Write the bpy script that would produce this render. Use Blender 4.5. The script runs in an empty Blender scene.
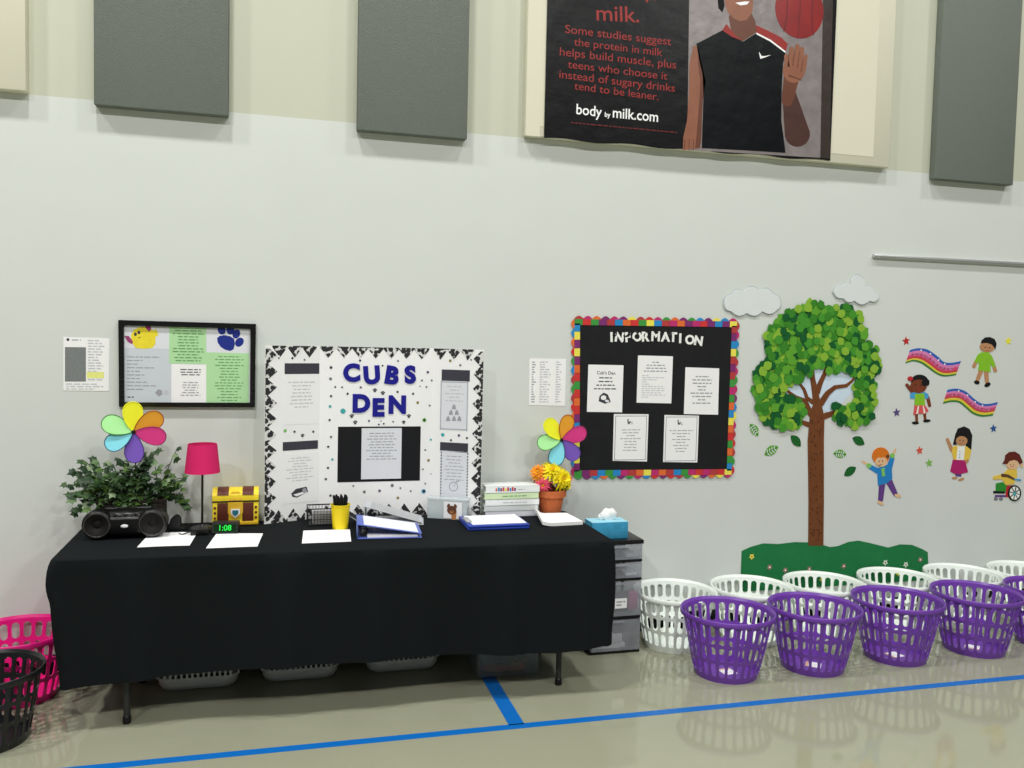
import bpy, bmesh, math, random
from mathutils import Vector, Matrix
random.seed(7)
S = bpy.context.scene
COL = S.collection
PI = math.pi

# ------------------------------------------------------------------ camera
FPX, CAM = 860.6, Vector((0, -4.668, 1.7263))
YAW, PITCH, ROLL = 0.2693, -0.05262, 0.02305
fwd = Vector((math.sin(YAW)*math.cos(PITCH), math.cos(YAW)*math.cos(PITCH), math.sin(PITCH)))
rt0 = Vector((math.cos(YAW), -math.sin(YAW), 0)); up0 = rt0.cross(fwd)
RT = math.cos(ROLL)*rt0 + math.sin(ROLL)*up0
UP = -math.sin(ROLL)*rt0 + math.cos(ROLL)*up0
cd = bpy.data.cameras.new('camera'); cam = bpy.data.objects.new('camera', cd); COL.objects.link(cam)
cd.sensor_width = 36; cd.lens = FPX/1024*36; cd.clip_end = 100
cam.matrix_world = Matrix(((RT.x, UP.x, -fwd.x, CAM.x), (RT.y, UP.y, -fwd.y, CAM.y), (RT.z, UP.z, -fwd.z, CAM.z), (0, 0, 0, 1)))
S.camera = cam

# ------------------------------------------------------------------ world, lights, exposure
wd = bpy.data.worlds.new('world'); S.world = wd; wd.use_nodes = True
wd.node_tree.nodes['Background'].inputs[0].default_value = (0.96, 1.0, 1.0, 1)
wd.node_tree.nodes['Background'].inputs[1].default_value = 0.34
def high_bay(x, y, power, col=(1, 0.99, 0.96)):
    ld = bpy.data.lights.new('high_bay_light', 'AREA'); ld.shape = 'RECTANGLE'; ld.size = 0.42; ld.size_y = 0.42
    ld.energy = power; ld.color = col
    lo = bpy.data.objects.new('high_bay_light', ld); COL.objects.link(lo); lo.location = (x, y, 7.6)
for hx, hp in ((-4.4, 640), (-1.0, 600), (2.6, 400), (6.2, 400)):
    high_bay(hx, -2.3, hp)
for hx, hp in ((-4.4, 1000), (-0.6, 900), (3.0, 840), (6.6, 740)):
    high_bay(hx, -8.5, hp)
S.view_settings.view_transform = 'Standard'; S.view_settings.look = 'None'
S.view_settings.gamma = 1; S.view_settings.use_curve_mapping = False
S.view_settings.exposure = -1.75

# ------------------------------------------------------------------ pixel -> place
def ray(px, py):
    return (px-512)*RT - (py-384)*UP + FPX*fwd
def onplane(px, py, O, N):
    d = ray(px, py); return CAM + d*((O-CAM).dot(N)/d.dot(N))
def W(px, py, Y=0.0):
    p = onplane(px, py, Vector((0, Y, 0)), Vector((0, 1, 0))); return p
def G(px, py, Z=0.0):
    return onplane(px, py, Vector((0, 0, Z)), Vector((0, 0, 1)))

# ------------------------------------------------------------------ materials
def lin(c):
    c = c/255.; return c/12.92 if c <= .04045 else ((c+.055)/1.055)**2.4
KA = 1.15
MATS = {}
def mat(name, rgb, rough=.6, spec=.4, k=KA, noise=.05, nscale=40, bump=0, bscale=200, metal=0, emit=0, trans=0, alpha=1, ior=1.45, coat=0):
    if name in MATS: return MATS[name]
    m = bpy.data.materials.new(name); m.use_nodes = True; nt = m.node_tree; b = nt.nodes['Principled BSDF']
    c = [min(.93, lin(v)*k) for v in rgb]+[1]
    b.inputs['Base Color'].default_value = c
    b.inputs['Roughness'].default_value = rough; b.inputs['Specular IOR Level'].default_value = spec
    b.inputs['Metallic'].default_value = metal; b.inputs['IOR'].default_value = ior
    b.inputs['Transmission Weight'].default_value = trans; b.inputs['Alpha'].default_value = alpha
    b.inputs['Coat Weight'].default_value = coat
    if emit:
        b.inputs['Emission Color'].default_value = c; b.inputs['Emission Strength'].default_value = emit
    if noise or bump:
        tc = nt.nodes.new('ShaderNodeTexCoord')
    if noise:
        n = nt.nodes.new('ShaderNodeTexNoise'); n.inputs['Scale'].default_value = nscale; n.inputs['Detail'].default_value = 3
        nt.links.new(tc.outputs['Object'], n.inputs['Vector'])
        mx = nt.nodes.new('ShaderNodeMix'); mx.data_type = 'RGBA'
        mx.inputs[6].default_value = [v*(1-noise) for v in c[:3]]+[1]; mx.inputs[7].default_value = [min(1, v*(1+noise)) for v in c[:3]]+[1]
        nt.links.new(n.outputs['Fac'], mx.inputs[0]); nt.links.new(mx.outputs[2], b.inputs['Base Color'])
    if bump:
        n2 = nt.nodes.new('ShaderNodeTexNoise'); n2.inputs['Scale'].default_value = bscale; n2.inputs['Detail'].default_value = 4
        nt.links.new(tc.outputs['Object'], n2.inputs['Vector'])
        bp = nt.nodes.new('ShaderNodeBump'); bp.inputs['Strength'].default_value = bump; bp.inputs['Distance'].default_value = .01
        nt.links.new(n2.outputs['Fac'], bp.inputs['Height']); nt.links.new(bp.outputs['Normal'], b.inputs['Normal'])
    MATS[name] = m; return m

def pattern_mat(name, a, b_, scale, thr=.5, rough=.7, kind='VORONOI'):
    m = bpy.data.materials.new(name); m.use_nodes = True; nt = m.node_tree; b = nt.nodes['Principled BSDF']
    b.inputs['Roughness'].default_value = rough
    tc = nt.nodes.new('ShaderNodeTexCoord')
    if kind == 'VORONOI':
        t = nt.nodes.new('ShaderNodeTexVoronoi'); t.inputs['Scale'].default_value = scale; o = t.outputs['Distance']
    else:
        t = nt.nodes.new('ShaderNodeTexNoise'); t.inputs['Scale'].default_value = scale; o = t.outputs['Fac']
    nt.links.new(tc.outputs['Object'], t.inputs['Vector'])
    r = nt.nodes.new('ShaderNodeValToRGB'); r.color_ramp.interpolation = 'CONSTANT'
    r.color_ramp.elements[0].color = [lin(v) for v in a]+[1]; r.color_ramp.elements[1].color = [min(.93, lin(v)*KA) for v in b_]+[1]
    r.color_ramp.elements[1].position = thr
    nt.links.new(o, r.inputs[0]); nt.links.new(r.outputs[0], b.inputs['Base Color'])
    return m

PAPER = mat('white_paper', (236, 238, 240), .75, .2, noise=.01)
PAPERG = mat('grey_white_paper', (212, 214, 220), .75, .2, noise=.01)
INK = mat('grey_ink', (150, 152, 158), .7, .2, noise=0)
INKL = mat('pale_ink', (186, 188, 194), .7, .2, noise=0)
INKD = mat('dark_ink', (60, 60, 66), .7, .2, noise=0)
BLACKP = mat('black_paper', (24, 25, 28), .75, .25, k=1, noise=.15)
BLACK = mat('black_plastic', (16, 17, 18), .35, .5, k=1, noise=.1)
BLACKM = mat('black_matte', (12, 12, 13), .7, .3, k=1, noise=.1)
WHITEPL = mat('white_plastic', (228, 232, 230), .4, .45, noise=.01)
CREAM = mat('cream_paint', (206, 204, 184), .7, .3, noise=.015, nscale=6)

# ------------------------------------------------------------------ mesh builder
class MB:
    def __init__(s): s.v = []; s.f = []; s.m = []; s.sm = []; s.mats = []
    def mi(s, m):
        if m not in s.mats: s.mats.append(m)
        return s.mats.index(m)
    def add(s, vs, fs, m, sm=False):
        o = len(s.v); i = s.mi(m); s.v += [Vector(v) for v in vs]
        for f in fs: s.f.append([k+o for k in f]); s.m.append(i); s.sm.append(sm)
        return o
    def mark(s): return len(s.v)
    def xf(s, M, a=0):
        for i in range(a, len(s.v)): s.v[i] = M @ s.v[i]
    def box(s, a, b, m, bev=0, seg=2, M=None):
        bm = bmesh.new(); bmesh.ops.create_cube(bm, size=1)
        for v in bm.verts: v.co = Vector([(a[k]+b[k])/2 + v.co[k]*(b[k]-a[k]) for k in range(3)])
        if bev: bmesh.ops.bevel(bm, geom=bm.edges[:], offset=bev, segments=seg, affect='EDGES', profile=.5)
        bm.verts.index_update()
        vs = [v.co.copy() for v in bm.verts]
        if M: vs = [M @ v for v in vs]
        s.add(vs, [[v.index for v in f.verts] for f in bm.faces], m, bev > 0); bm.free()
    def lathe(s, prof, m, c=(0, 0, 0), n=32, sm=True, cap0=False, cap1=False, M=None):
        vs = []; fs = []
        for r, z in prof:
            for k in range(n):
                a = 2*PI*k/n; vs.append(Vector((c[0]+r*math.cos(a), c[1]+r*math.sin(a), c[2]+z)))
        for i in range(len(prof)-1):
            for k in range(n):
                k2 = (k+1) % n; fs.append([i*n+k, i*n+k2, (i+1)*n+k2, (i+1)*n+k])
        if cap0: fs.append(list(range(n))[::-1])
        if cap1: fs.append([(len(prof)-1)*n+k for k in range(n)])
        if M: vs = [M @ v for v in vs]
        s.add(vs, fs, m, sm)
    def tube(s, pts, r, m, n=8, closed=False, sm=True):
        pts = [Vector(p) for p in pts]; N = len(pts); rs = r if isinstance(r, (list, tuple)) else [r]*N
        vs = []; fs = []; ref = None
        for i, p in enumerate(pts):
            a = pts[(i-1) % N] if (i or closed) else p; b = pts[(i+1) % N] if (i < N-1 or closed) else p
            t = (b-a).normalized()
            if ref is None:
                ref = Vector((0, 0, 1)) if abs(t.z) < .9 else Vector((1, 0, 0))
            x = ref - t*ref.dot(t); x.normalize(); y = t.cross(x); ref = x
            for k in range(n):
                q = 2*PI*k/n; vs.append(p + (x*math.cos(q)+y*math.sin(q))*rs[i])
        for i in range(N if closed else N-1):
            j = (i+1) % N
            for k in range(n):
                k2 = (k+1) % n; fs.append([i*n+k, i*n+k2, j*n+k2, j*n+k])
        if not closed:
            fs.append(list(range(n))[::-1]); fs.append([(N-1)*n+k for k in range(n)])
        s.add(vs, fs, m, sm)
    def ball(s, c, r, m, n=16, k=10, M=None):
        if not isinstance(r, (tuple, list)): r = (r, r, r)
        vs = []; fs = []
        for i in range(k+1):
            t = PI*i/k
            for j in range(n):
                a = 2*PI*j/n; vs.append(Vector((c[0]+r[0]*math.sin(t)*math.cos(a), c[1]+r[1]*math.sin(t)*math.sin(a), c[2]-r[2]*math.cos(t))))
        for i in range(k):
            for j in range(n):
                j2 = (j+1) % n; fs.append([i*n+j, i*n+j2, (i+1)*n+j2, (i+1)*n+j])
        if M: vs = [M @ v for v in vs]
        s.add(vs, fs, m, True)
    def build(s, name, parent=None, world=False, loc=None):
        off = Vector((0, 0, 0))
        if parent is not None and world:
            p = parent
            while p: off += p.location; p = p.parent
        if loc is not None: off = Vector(loc)
        me = bpy.data.meshes.new(name)
        me.from_pydata([tuple(v-off) for v in s.v], [], s.f)
        for m in s.mats: me.materials.append(m)
        me.polygons.foreach_set('material_index', s.m); me.polygons.foreach_set('use_smooth', s.sm)
        bm = bmesh.new(); bm.from_mesh(me)
        bmesh.ops.remove_doubles(bm, verts=bm.verts, dist=1e-6)
        for e in bm.edges:
            if len(e.link_faces) == 2 and e.calc_face_angle(0) > .7: e.smooth = False
        bm.to_mesh(me); bm.free(); me.update()
        o = bpy.data.objects.new(name, me); COL.objects.link(o)
        if loc is not None: o.location = loc
        if parent is not None: o.parent = parent
        return o

def tag(o, label, cat=None, group=None):
    o['label'] = label
    if cat: o['category'] = cat
    if group: o['group'] = group
    return o
def thing(name, label, cat, loc=(0, 0, 0), rz=0, group=None):
    o = bpy.data.objects.new(name, None); COL.objects.link(o); o.empty_display_size = .05
    o.location = loc; o.rotation_euler = (0, 0, rz); return tag(o, label, cat, group)
def struct(name, mb, kind='structure'):
    o = mb.build(name); o['kind'] = kind; return o
def copy_tree(o, parent=None):
    c = o.copy(); COL.objects.link(c)
    if parent: c.parent = parent
    for ch in [x for x in bpy.data.objects if x.parent == o]: copy_tree(ch, c)
    return c
def stuff_label(o, label): o['label'] = label; return o

# ------------------------------------------------------------------ flat drawing on a plane
class Fr:
    def __init__(s, O, U, V):
        s.O = Vector(O); s.U = Vector(U).normalized(); s.V = Vector(V).normalized(); s.N = s.U.cross(s.V)
    def p(s, u, v, d=0): return s.O + s.U*u + s.V*v + s.N*d
    def px(s, x, y, d=0):
        q = onplane(x, y, s.O+s.N*d, s.N) - s.O; return (q.dot(s.U), q.dot(s.V))
WALL = Fr((0, 0, 0), (1, 0, 0), (0, 0, 1))
def ccw(p):
    a = sum(p[i][0]*p[(i+1) % len(p)][1]-p[(i+1) % len(p)][0]*p[i][1] for i in range(len(p)))
    return list(p) if a > 0 else list(p)[::-1]
def fpoly(mb, fr, pts, m, d):
    pts = ccw(pts); mb.add([fr.p(u, v, d) for u, v in pts], [list(range(len(pts)))], m)
def fslab(mb, fr, pts, m, d0, d1, side=None):
    pts = ccw(pts); n = len(pts)
    vs = [fr.p(u, v, d0) for u, v in pts]+[fr.p(u, v, d1) for u, v in pts]
    mb.add(vs, [list(range(n, 2*n)), list(range(n))[::-1]], m)
    mb.add(vs, [[i, (i+1) % n, n+(i+1) % n, n+i] for i in range(n)], side or m)
def ell(c, ru, rv, n=20, rot=0):
    cr, sr = math.cos(rot), math.sin(rot)
    return [(c[0]+ru*math.cos(2*PI*k/n)*cr-rv*math.sin(2*PI*k/n)*sr, c[1]+ru*math.cos(2*PI*k/n)*sr+rv*math.sin(2*PI*k/n)*cr) for k in range(n)]
def limb(p0, p1, w0, w1=None, caps=5):
    w1 = w0 if w1 is None else w1; dx, dy = p1[0]-p0[0], p1[1]-p0[1]; a = math.atan2(dy, dx); out = []
    for k in range(caps+1): t = a+PI/2+PI*k/caps; out.append((p0[0]+w0/2*math.cos(t), p0[1]+w0/2*math.sin(t)))
    for k in range(caps+1): t = a-PI/2+PI*k/caps; out.append((p1[0]+w1/2*math.cos(t), p1[1]+w1/2*math.sin(t)))
    return out
def star(c, R, r, n=5, rot=PI/2):
    return [(c[0]+(R if k % 2 == 0 else r)*math.cos(rot+PI*k/n), c[1]+(R if k % 2 == 0 else r)*math.sin(rot+PI*k/n)) for k in range(2*n)]
def PXS(fr, pts, d=0): return [fr.px(x, y, d) for x, y in pts]
def ribbon(pts, ws):
    L = []; R = []
    for i, p in enumerate(pts):
        a = pts[max(0, i-1)]; b = pts[min(len(pts)-1, i+1)]; t = math.hypot(b[0]-a[0], b[1]-a[1]); nx, ny = -(b[1]-a[1])/t, (b[0]-a[0])/t
        L.append((p[0]+nx*ws[i]/2, p[1]+ny*ws[i]/2)); R.append((p[0]-nx*ws[i]/2, p[1]-ny*ws[i]/2))
    return L+R[::-1]
def text_geo(txt, bold=0.0):
    cu = bpy.data.curves.new('t', 'FONT'); cu.body = txt; cu.size = 1; cu.offset = bold; cu.resolution_u = 4
    o = bpy.data.objects.new('t', cu); COL.objects.link(o); bpy.context.view_layer.update()
    me = o.evaluated_get(bpy.context.evaluated_depsgraph_get()).to_mesh()
    vs = [(v.co.x, v.co.y) for v in me.vertices]; fs = [list(p.vertices) for p in me.polygons]
    bpy.data.objects.remove(o); bpy.data.curves.remove(cu)
    return vs, fs
def ftext_fit(mb, fr, txt, pL, pR, m, d, bold=0, hscale=1):
    """baseline runs from uv point pL to pR"""
    vs, fs = text_geo(txt, bold); x0 = min(v[0] for v in vs); x1 = max(v[0] for v in vs)
    L = math.hypot(pR[0]-pL[0], pR[1]-pL[1]); k = L/(x1-x0); a = math.atan2(pR[1]-pL[1], pR[0]-pL[0]); ca, sa = math.cos(a), math.sin(a)
    out = [fr.p(pL[0]+(x-x0)*k*ca-y*k*hscale*sa, pL[1]+(x-x0)*k*sa+y*k*hscale*ca, d) for x, y in vs]
    n = fr.N; ff = []
    for f in fs:
        nn = (out[f[1]]-out[f[0]]).cross(out[f[2]]-out[f[0]]); ff.append(f if nn.dot(n) >= 0 else f[::-1])
    mb.add(out, ff, m)
def fglyph(mb, fr, ch, c, h, m, d, bold=.03, rot=0, thick=0):
    vs, fs = text_geo(ch, bold); xs = [v[0] for v in vs]; ys = [v[1] for v in vs]; k = h/(max(ys)-min(ys)); cx = (min(xs)+max(xs))/2; cy = (min(ys)+max(ys))/2
    ca, sa = math.cos(rot), math.sin(rot)
    pt = [(c[0]+((x-cx)*ca-(y-cy)*sa)*k, c[1]+((x-cx)*sa+(y-cy)*ca)*k) for x, y in vs]
    top = [fr.p(u, v, d+thick) for u, v in pt]; ff = []
    for f in fs:
        nn = (top[f[1]]-top[f[0]]).cross(top[f[2]]-top[f[0]]); ff.append(f if nn.dot(fr.N) >= 0 else f[::-1])
    mb.add(top, ff, m)
    if thick:
        cnt = {}
        for f in ff:
            for i in range(len(f)): a, b = f[i], f[(i+1) % len(f)]; cnt[(a, b)] = 1
        bd = [(a, b) for a, b in cnt if (b, a) not in cnt]
        o = [fr.p(u, v, d) for u, v in pt]
        mb.add(top+o, [[b, a, a+len(top), b+len(top)] for a, b in bd], m)
def flines(mb, fr, u0, v0, u1, v1, n, m, d, seed=1, h=.45, center=False, fill=(.5, 1)):
    """n rows of illegible print between (u0,v0) lower-left and (u1,v1) upper-right"""
    rnd = random.Random(seed); step = (v1-v0)/n
    for i in range(n):
        v = v1-(i+.5)*step; wid = (u1-u0)*rnd.uniform(*fill); u = u0+((u1-u0)-wid)/2 if center else u0; e = u+wid
        while u < e-1e-4:
            w = min(e-u, rnd.uniform(.012, .035)); fpoly(mb, fr, [(u, v-step*h/2), (u+w, v-step*h/2), (u+w, v+step*h/2), (u, v+step*h/2)], m, d); u += w+.006
def quad(u0, v0, u1, v1): return [(u0, v0), (u1, v0), (u1, v1), (u0, v1)]
def mid(fr, pts): return Vector(fr.p(sum(p[0] for p in pts)/len(pts), min(p[1] for p in pts), 0))

# ------------------------------------------------------------------ the room
def wall_material():
    m = bpy.data.materials.new('two_tone_wall_paint'); m.use_nodes = True; nt = m.node_tree; b = nt.nodes['Principled BSDF']
    b.inputs['Roughness'].default_value = .55; b.inputs['Specular IOR Level'].default_value = .25
    tc = nt.nodes.new('ShaderNodeTexCoord'); sx = nt.nodes.new('ShaderNodeSeparateXYZ'); nt.links.new(tc.outputs['Object'], sx.inputs[0])
    gt = nt.nodes.new('ShaderNodeMath'); gt.operation = 'GREATER_THAN'; gt.inputs[1].default_value = 2.843; nt.links.new(sx.outputs['Z'], gt.inputs[0])
    mx = nt.nodes.new('ShaderNodeMix'); mx.data_type = 'RGBA'
    mx.inputs[6].default_value = (.675, .708, .675, 1); mx.inputs[7].default_value = (.575, .590, .475, 1)
    nt.links.new(gt.outputs[0], mx.inputs[0])
    n = nt.nodes.new('ShaderNodeTexNoise'); n.inputs['Scale'].default_value = 3; n.inputs['Detail'].default_value = 6; nt.links.new(tc.outputs['Object'], n.inputs['Vector'])
    mr = nt.nodes.new('ShaderNodeMapRange'); mr.inputs[3].default_value = .97; mr.inputs[4].default_value = 1.03; nt.links.new(n.outputs['Fac'], mr.inputs[0])
    mul = nt.nodes.new('ShaderNodeMix'); mul.data_type = 'RGBA'; mul.blend_type = 'MULTIPLY'; mul.inputs[0].default_value = 1
    nt.links.new(mx.outputs[2], mul.inputs[6]); nt.links.new(mr.outputs[0], mul.inputs[7]); nt.links.new(mul.outputs[2], b.inputs['Base Color'])
    n2 = nt.nodes.new('ShaderNodeTexNoise'); n2.inputs['Scale'].default_value = 120; nt.links.new(tc.outputs['Object'], n2.inputs['Vector'])
    bp = nt.nodes.new('ShaderNodeBump'); bp.inputs['Strength'].default_value = .08; bp.inputs['Distance'].default_value = .005
    nt.links.new(n2.outputs['Fac'], bp.inputs['Height']); nt.links.new(bp.outputs['Normal'], b.inputs['Normal'])
    return m
def floor_material():
    m = bpy.data.materials.new('sealed_gym_floor'); m.use_nodes = True; nt = m.node_tree; b = nt.nodes['Principled BSDF']
    b.inputs['Roughness'].default_value = .06; b.inputs['IOR'].default_value = 1.5; b.inputs['Specular IOR Level'].default_value = .5
    tc = nt.nodes.new('ShaderNodeTexCoord')
    n = nt.nodes.new('ShaderNodeTexNoise'); n.inputs['Scale'].default_value = 2.2; n.inputs['Detail'].default_value = 6; nt.links.new(tc.outputs['Object'], n.inputs['Vector'])
    n1 = nt.nodes.new('ShaderNodeTexNoise'); n1.inputs['Scale'].default_value = 160; n1.inputs['Detail'].default_value = 2; nt.links.new(tc.outputs['Object'], n1.inputs['Vector'])
    mx = nt.nodes.new('ShaderNodeMix'); mx.data_type = 'RGBA'; mx.inputs[6].default_value = (.285, .29, .205, 1); mx.inputs[7].default_value = (.365, .37, .268, 1)
    ad = nt.nodes.new('ShaderNodeMath'); ad.operation = 'MULTIPLY_ADD'; ad.inputs[1].default_value = .35; nt.links.new(n1.outputs['Fac'], ad.inputs[0])
    s2 = nt.nodes.new('ShaderNodeMath'); s2.operation = 'MULTIPLY'; s2.inputs[1].default_value = .65; nt.links.new(n.outputs['Fac'], s2.inputs[0]); nt.links.new(s2.outputs[0], ad.inputs[2])
    nt.links.new(ad.outputs[0], mx.inputs[0]); nt.links.new(mx.outputs[2], b.inputs['Base Color'])
    n3 = nt.nodes.new('ShaderNodeTexNoise'); n3.inputs['Scale'].default_value = 14; nt.links.new(tc.outputs['Object'], n3.inputs['Vector'])
    bp = nt.nodes.new('ShaderNodeBump'); bp.inputs['Strength'].default_value = .02; bp.inputs['Distance'].default_value = .01
    nt.links.new(n3.outputs['Fac'], bp.inputs['Height']); nt.links.new(bp.outputs['Normal'], b.inputs['Normal'])
    return m
mb = MB(); mb.box((-9, 0, 0), (12, .2, 8.2), wall_material()); struct('wall_back', mb)
mb = MB(); mb.box((-9, -12, -.2), (12, .2, 0), floor_material()); struct('floor', mb)
mb = MB(); mb.box((-9, -.012, 0), (12, 0, .10), BLACKM, .002); struct('baseboard_back', mb)

TAPE = mat('blue_tape', (14, 104, 186), .35, .4, k=1, noise=.04, nscale=8)
def tape(a, b, w, label):
    a = Vector(a); b = Vector(b); t = (b-a).normalized(); n = Vector((-t.y, t.x, 0))*w/2
    m = MB(); vs = [a-n, b-n, b+n, a+n]; top = [v+Vector((0, 0, .0012)) for v in vs]
    m.add(vs+top, [[4, 5, 6, 7], [0, 1, 5, 4], [1, 2, 6, 5], [2, 3, 7, 6], [3, 0, 4, 7]], TAPE)
    c = (a+b)/2; o = m.build('floor_tape', loc=(c.x, c.y, 0)); tag(o, label, 'tape', 'blue lines taped on the floor')
p1, p2 = G(90, 768), G(1024, 677)
dd = (p2-p1).normalized()
tape(p1-dd*1.5, p2+dd*2, .047, 'long blue tape line running across the floor in front of the table and baskets')
q1, q2 = G(487, 675), G(515, 722)
tape(q1, q2+(q2-q1).normalized()*.03, .072, 'short blue tape stub leading from the clear bin under the table to the long line')

# ------------------------------------------------------------------ things high on the wall
GREYF = mat('grey_fabric', (112, 118, 111), .95, .1, noise=.22, nscale=260, bump=.5, bscale=320)
GREYE = mat('grey_fabric_edge', (105, 110, 100), .95, .1, noise=.15, nscale=260)
def panel(x0, x1, z0, z1, th, label, face, edge, name='acoustic_panel', cat='wall panel', group='grey acoustic panels high on the wall'):
    c = ((x0+x1)/2, -th/2, z0)
    m = MB(); m.box((x0, -th, z0), (x1, 0, z1), face, .008)
    o = m.build(name, loc=c); tag(o, label, cat, group); return o
panel(-.854, -.236, 2.808, 4.6, .06, 'grey fabric acoustic panel nearest the left end of the wall, above the framed notice board', GREYF, GREYE)
panel(.403, .99, 2.795, 4.6, .06, 'grey fabric acoustic panel to the left of the black poster, above the display board', GREYF, GREYE)
panel(4.02, 4.63, 2.80, 4.6, .06, 'grey fabric acoustic panel at the far right, beyond the poster', GREYF, GREYE)
m = MB(); m.box((-1.9, -.06, 2.843), (-1.147, 0, 4.6), CREAM, .006)
tag(m.build('wall_pad', loc=(-1.5, -.03, 2.843)), 'cream painted wall panel cut off at the upper left corner', 'wall panel')
m = MB(); m.box((1.318, -.05, 2.845), (3.68, 0, 4.6), CREAM, .006)
m.box((1.318, -.052, 2.845), (1.40, -.05, 4.6), CREAM); m.box((1.40, -.0515, 2.90), (3.56, -.05, 4.6), CREAM)
tag(m.build('cream_backboard', loc=(2.5, -.025, 2.845)), 'wide cream board on the wall behind the black poster', 'wall panel')

# poster -------------------------------------------------------------
PF = Fr((0, -.056, 0), (1, 0, 0), (0, 0, 1))
PB = mat('poster_black', (22, 22, 24), .32, .25, k=.7, noise=.5, nscale=9, bump=.35, bscale=9)
PG = mat('poster_grey', (132, 124, 124), .3, .5, k=1, noise=.35, nscale=12, bump=.35, bscale=10)
PRED = mat('poster_red', (160, 48, 44), .4, .4, k=.85, noise=.1)
PDR = mat('poster_dark_red', (96, 30, 30), .4, .4, k=1, noise=.1)
SKIN = mat('poster_skin', (142, 92, 70), .35, .4, k=1, noise=.22, nscale=12)
SKIN2 = mat('poster_skin_shade', (104, 62, 46), .35, .4, k=1, noise=.2, nscale=12)
PJ = mat('poster_jersey', (18, 22, 26), .36, .2, k=.55, noise=.4, nscale=9, bump=.35, bscale=9)
PBALL = mat('poster_ball', (136, 30, 30), .3, .5, k=1, noise=.35, nscale=9)
PW = mat('poster_white', (235, 235, 238), .4, .4, noise=.02)
PBR = mat('poster_brown_strip', (58, 50, 46), .3, .5, k=1, noise=.3, nscale=12, bump=.3, bscale=10)
def P3(X, Y): return PF.px(512+X/4, Y/4)
def P4(X, Y): return PF.px(768+X/4, Y/4)
pc = PF.px(688, 150)
poster = thing('poster', 'glossy black vinyl poster with red and white writing and a basketball player', 'poster', (pc[0], -.05, pc[1]))
top = 3.95
bl, br = PF.px(544, 138), PF.px(830, 161)
m = MB()
# the sheet hangs with slight waves along its bottom edge
nx, nz = 40, 18; vs = []; fs = []
for j in range(nz+1):
    for i in range(nx+1):
        u = bl[0]+(br[0]-bl[0])*i/nx; zb = bl[1]+(br[1]-bl[1])*i/nx+.006*math.sin(i*.7)
        vs.append(PF.p(u, zb+(top-zb)*j/nz, .002))
for j in range(nz):
    for i in range(nx): a = j*(nx+1)+i; fs.append([a, a+1, a+nx+2, a+nx+1])
m.add(vs, fs, PB, True)
n0 = len(vs); back = [v+Vector((0, .004, 0)) for v in vs]
edge = list(range(nx+1))+[(nx+1)*j+nx for j in range(1, nz+1)]+[(nx+1)*nz+i for i in range(nx-1, -1, -1)]+[(nx+1)*j for j in range(nz-1, 0, -1)]
m.add([vs[i] for i in edge]+[back[i] for i in edge], [[k, len(edge)+k, len(edge)+(k+1) % len(edge), (k+1) % len(edge)] for k in range(len(edge))], PB)
m.build('sheet', poster, True)
m = MB(); d = .0028
tr, tl2 = PF.px(832, 0), PF.px(688, 0)
fpoly(m, PF, [PF.px(687, 150), PF.px(822, 158), (PF.px(822, 0)[0], top), (tl2[0], top)], PG, d)
fpoly(m, PF, [PF.px(820, 158), PF.px(829.5, 159), (tr[0], top), (PF.px(822, 0)[0], top)], PBR, d+.0002)
m.build('photo_background', poster, True)
def ppl(m, pts, mt, k): fpoly(m, PF, [PF.px(680+x/4.656, y/4.655) for x, y in pts], mt, d+.0003*k)
m = MB()
ppl(m, [(205, -60), (330, -60), (340, 10), (335, 60), (310, 92), (280, 100), (250, 88), (222, 60), (208, 20)], SKIN, 2)
ppl(m, [(225, 80), (235, 60), (330, 60), (350, 100), (355, 150), (292, 192), (240, 160)], SKIN2, 1)
ppl(m, [(255, 14), (300, 8), (322, 8), (310, 22), (280, 26)], PW, 3)
m.build('player_face', poster, True); m = MB()
ppl(m, limb((505, 430), (545, 625), 62, 118, 9), mat('poster_shade_brown', (74, 46, 40), .35, .5, k=1, noise=.4, nscale=14), 1)
ppl(m, limb((520, 350), (498, 470), 75, 52), SKIN2, 2)
ppl(m, ell((530, 325), 52, 62, 20, .2), SKIN, 3)
for k, (p0_, p1_, w_) in enumerate((((500, 330), (492, 262), 24), ((512, 300), (518, 228), 26), ((536, 292), (545, 216), 27), ((558, 300), (566, 228), 25), ((574, 322), (584, 262), 22))):
    ppl(m, limb(p0_, p1_, w_, w_-5), SKIN, 4)
    if k: ppl(m, limb((p0_[0]-13, p0_[1]+14), (p1_[0]-12, p1_[1]+16), 4, 3), SKIN2, 5)
ppl(m, limb((505, 352), (560, 372), 8, 5), SKIN2, 5)
m.build('player_hand', poster, True)
m = MB()
ppl(m, [(170, -40), (200, -40), (206, 30), (196, 58), (178, 40)], BLACKM, 3)
m.build('player_hair', poster, True)
m = MB()
ppl(m, [(60, 215), (88, 215), (100, 300), (118, 380), (105, 470), (100, 560), (98, 640), (92, 690), (12, 700), (14, 640), (32, 560), (40, 430), (42, 300)], SKIN, 2)
ppl(m, [(84, 222), (100, 300), (118, 380), (105, 470), (100, 560), (98, 640), (92, 690), (70, 690), (78, 600), (88, 480), (94, 380), (82, 300)], SKIN2, 3)
for k in range(3): ppl(m, limb((22+20*k, 650), (20+20*k, 698), 4, 3), SKIN2, 3)
m.build('player_arm', poster, True)
m = MB()
ppl(m, [(75, 205), (195, 142), (240, 170), (292, 195), (355, 155), (420, 190), (490, 245), (478, 300), (472, 420), (470, 560), (490, 712), (300, 700), (100, 690), (104, 560), (108, 450), (104, 350), (88, 280)], PJ, 3)
ppl(m, [(195, 142), (215, 112), (255, 165), (292, 192), (240, 172)], PRED, 4)
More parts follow.
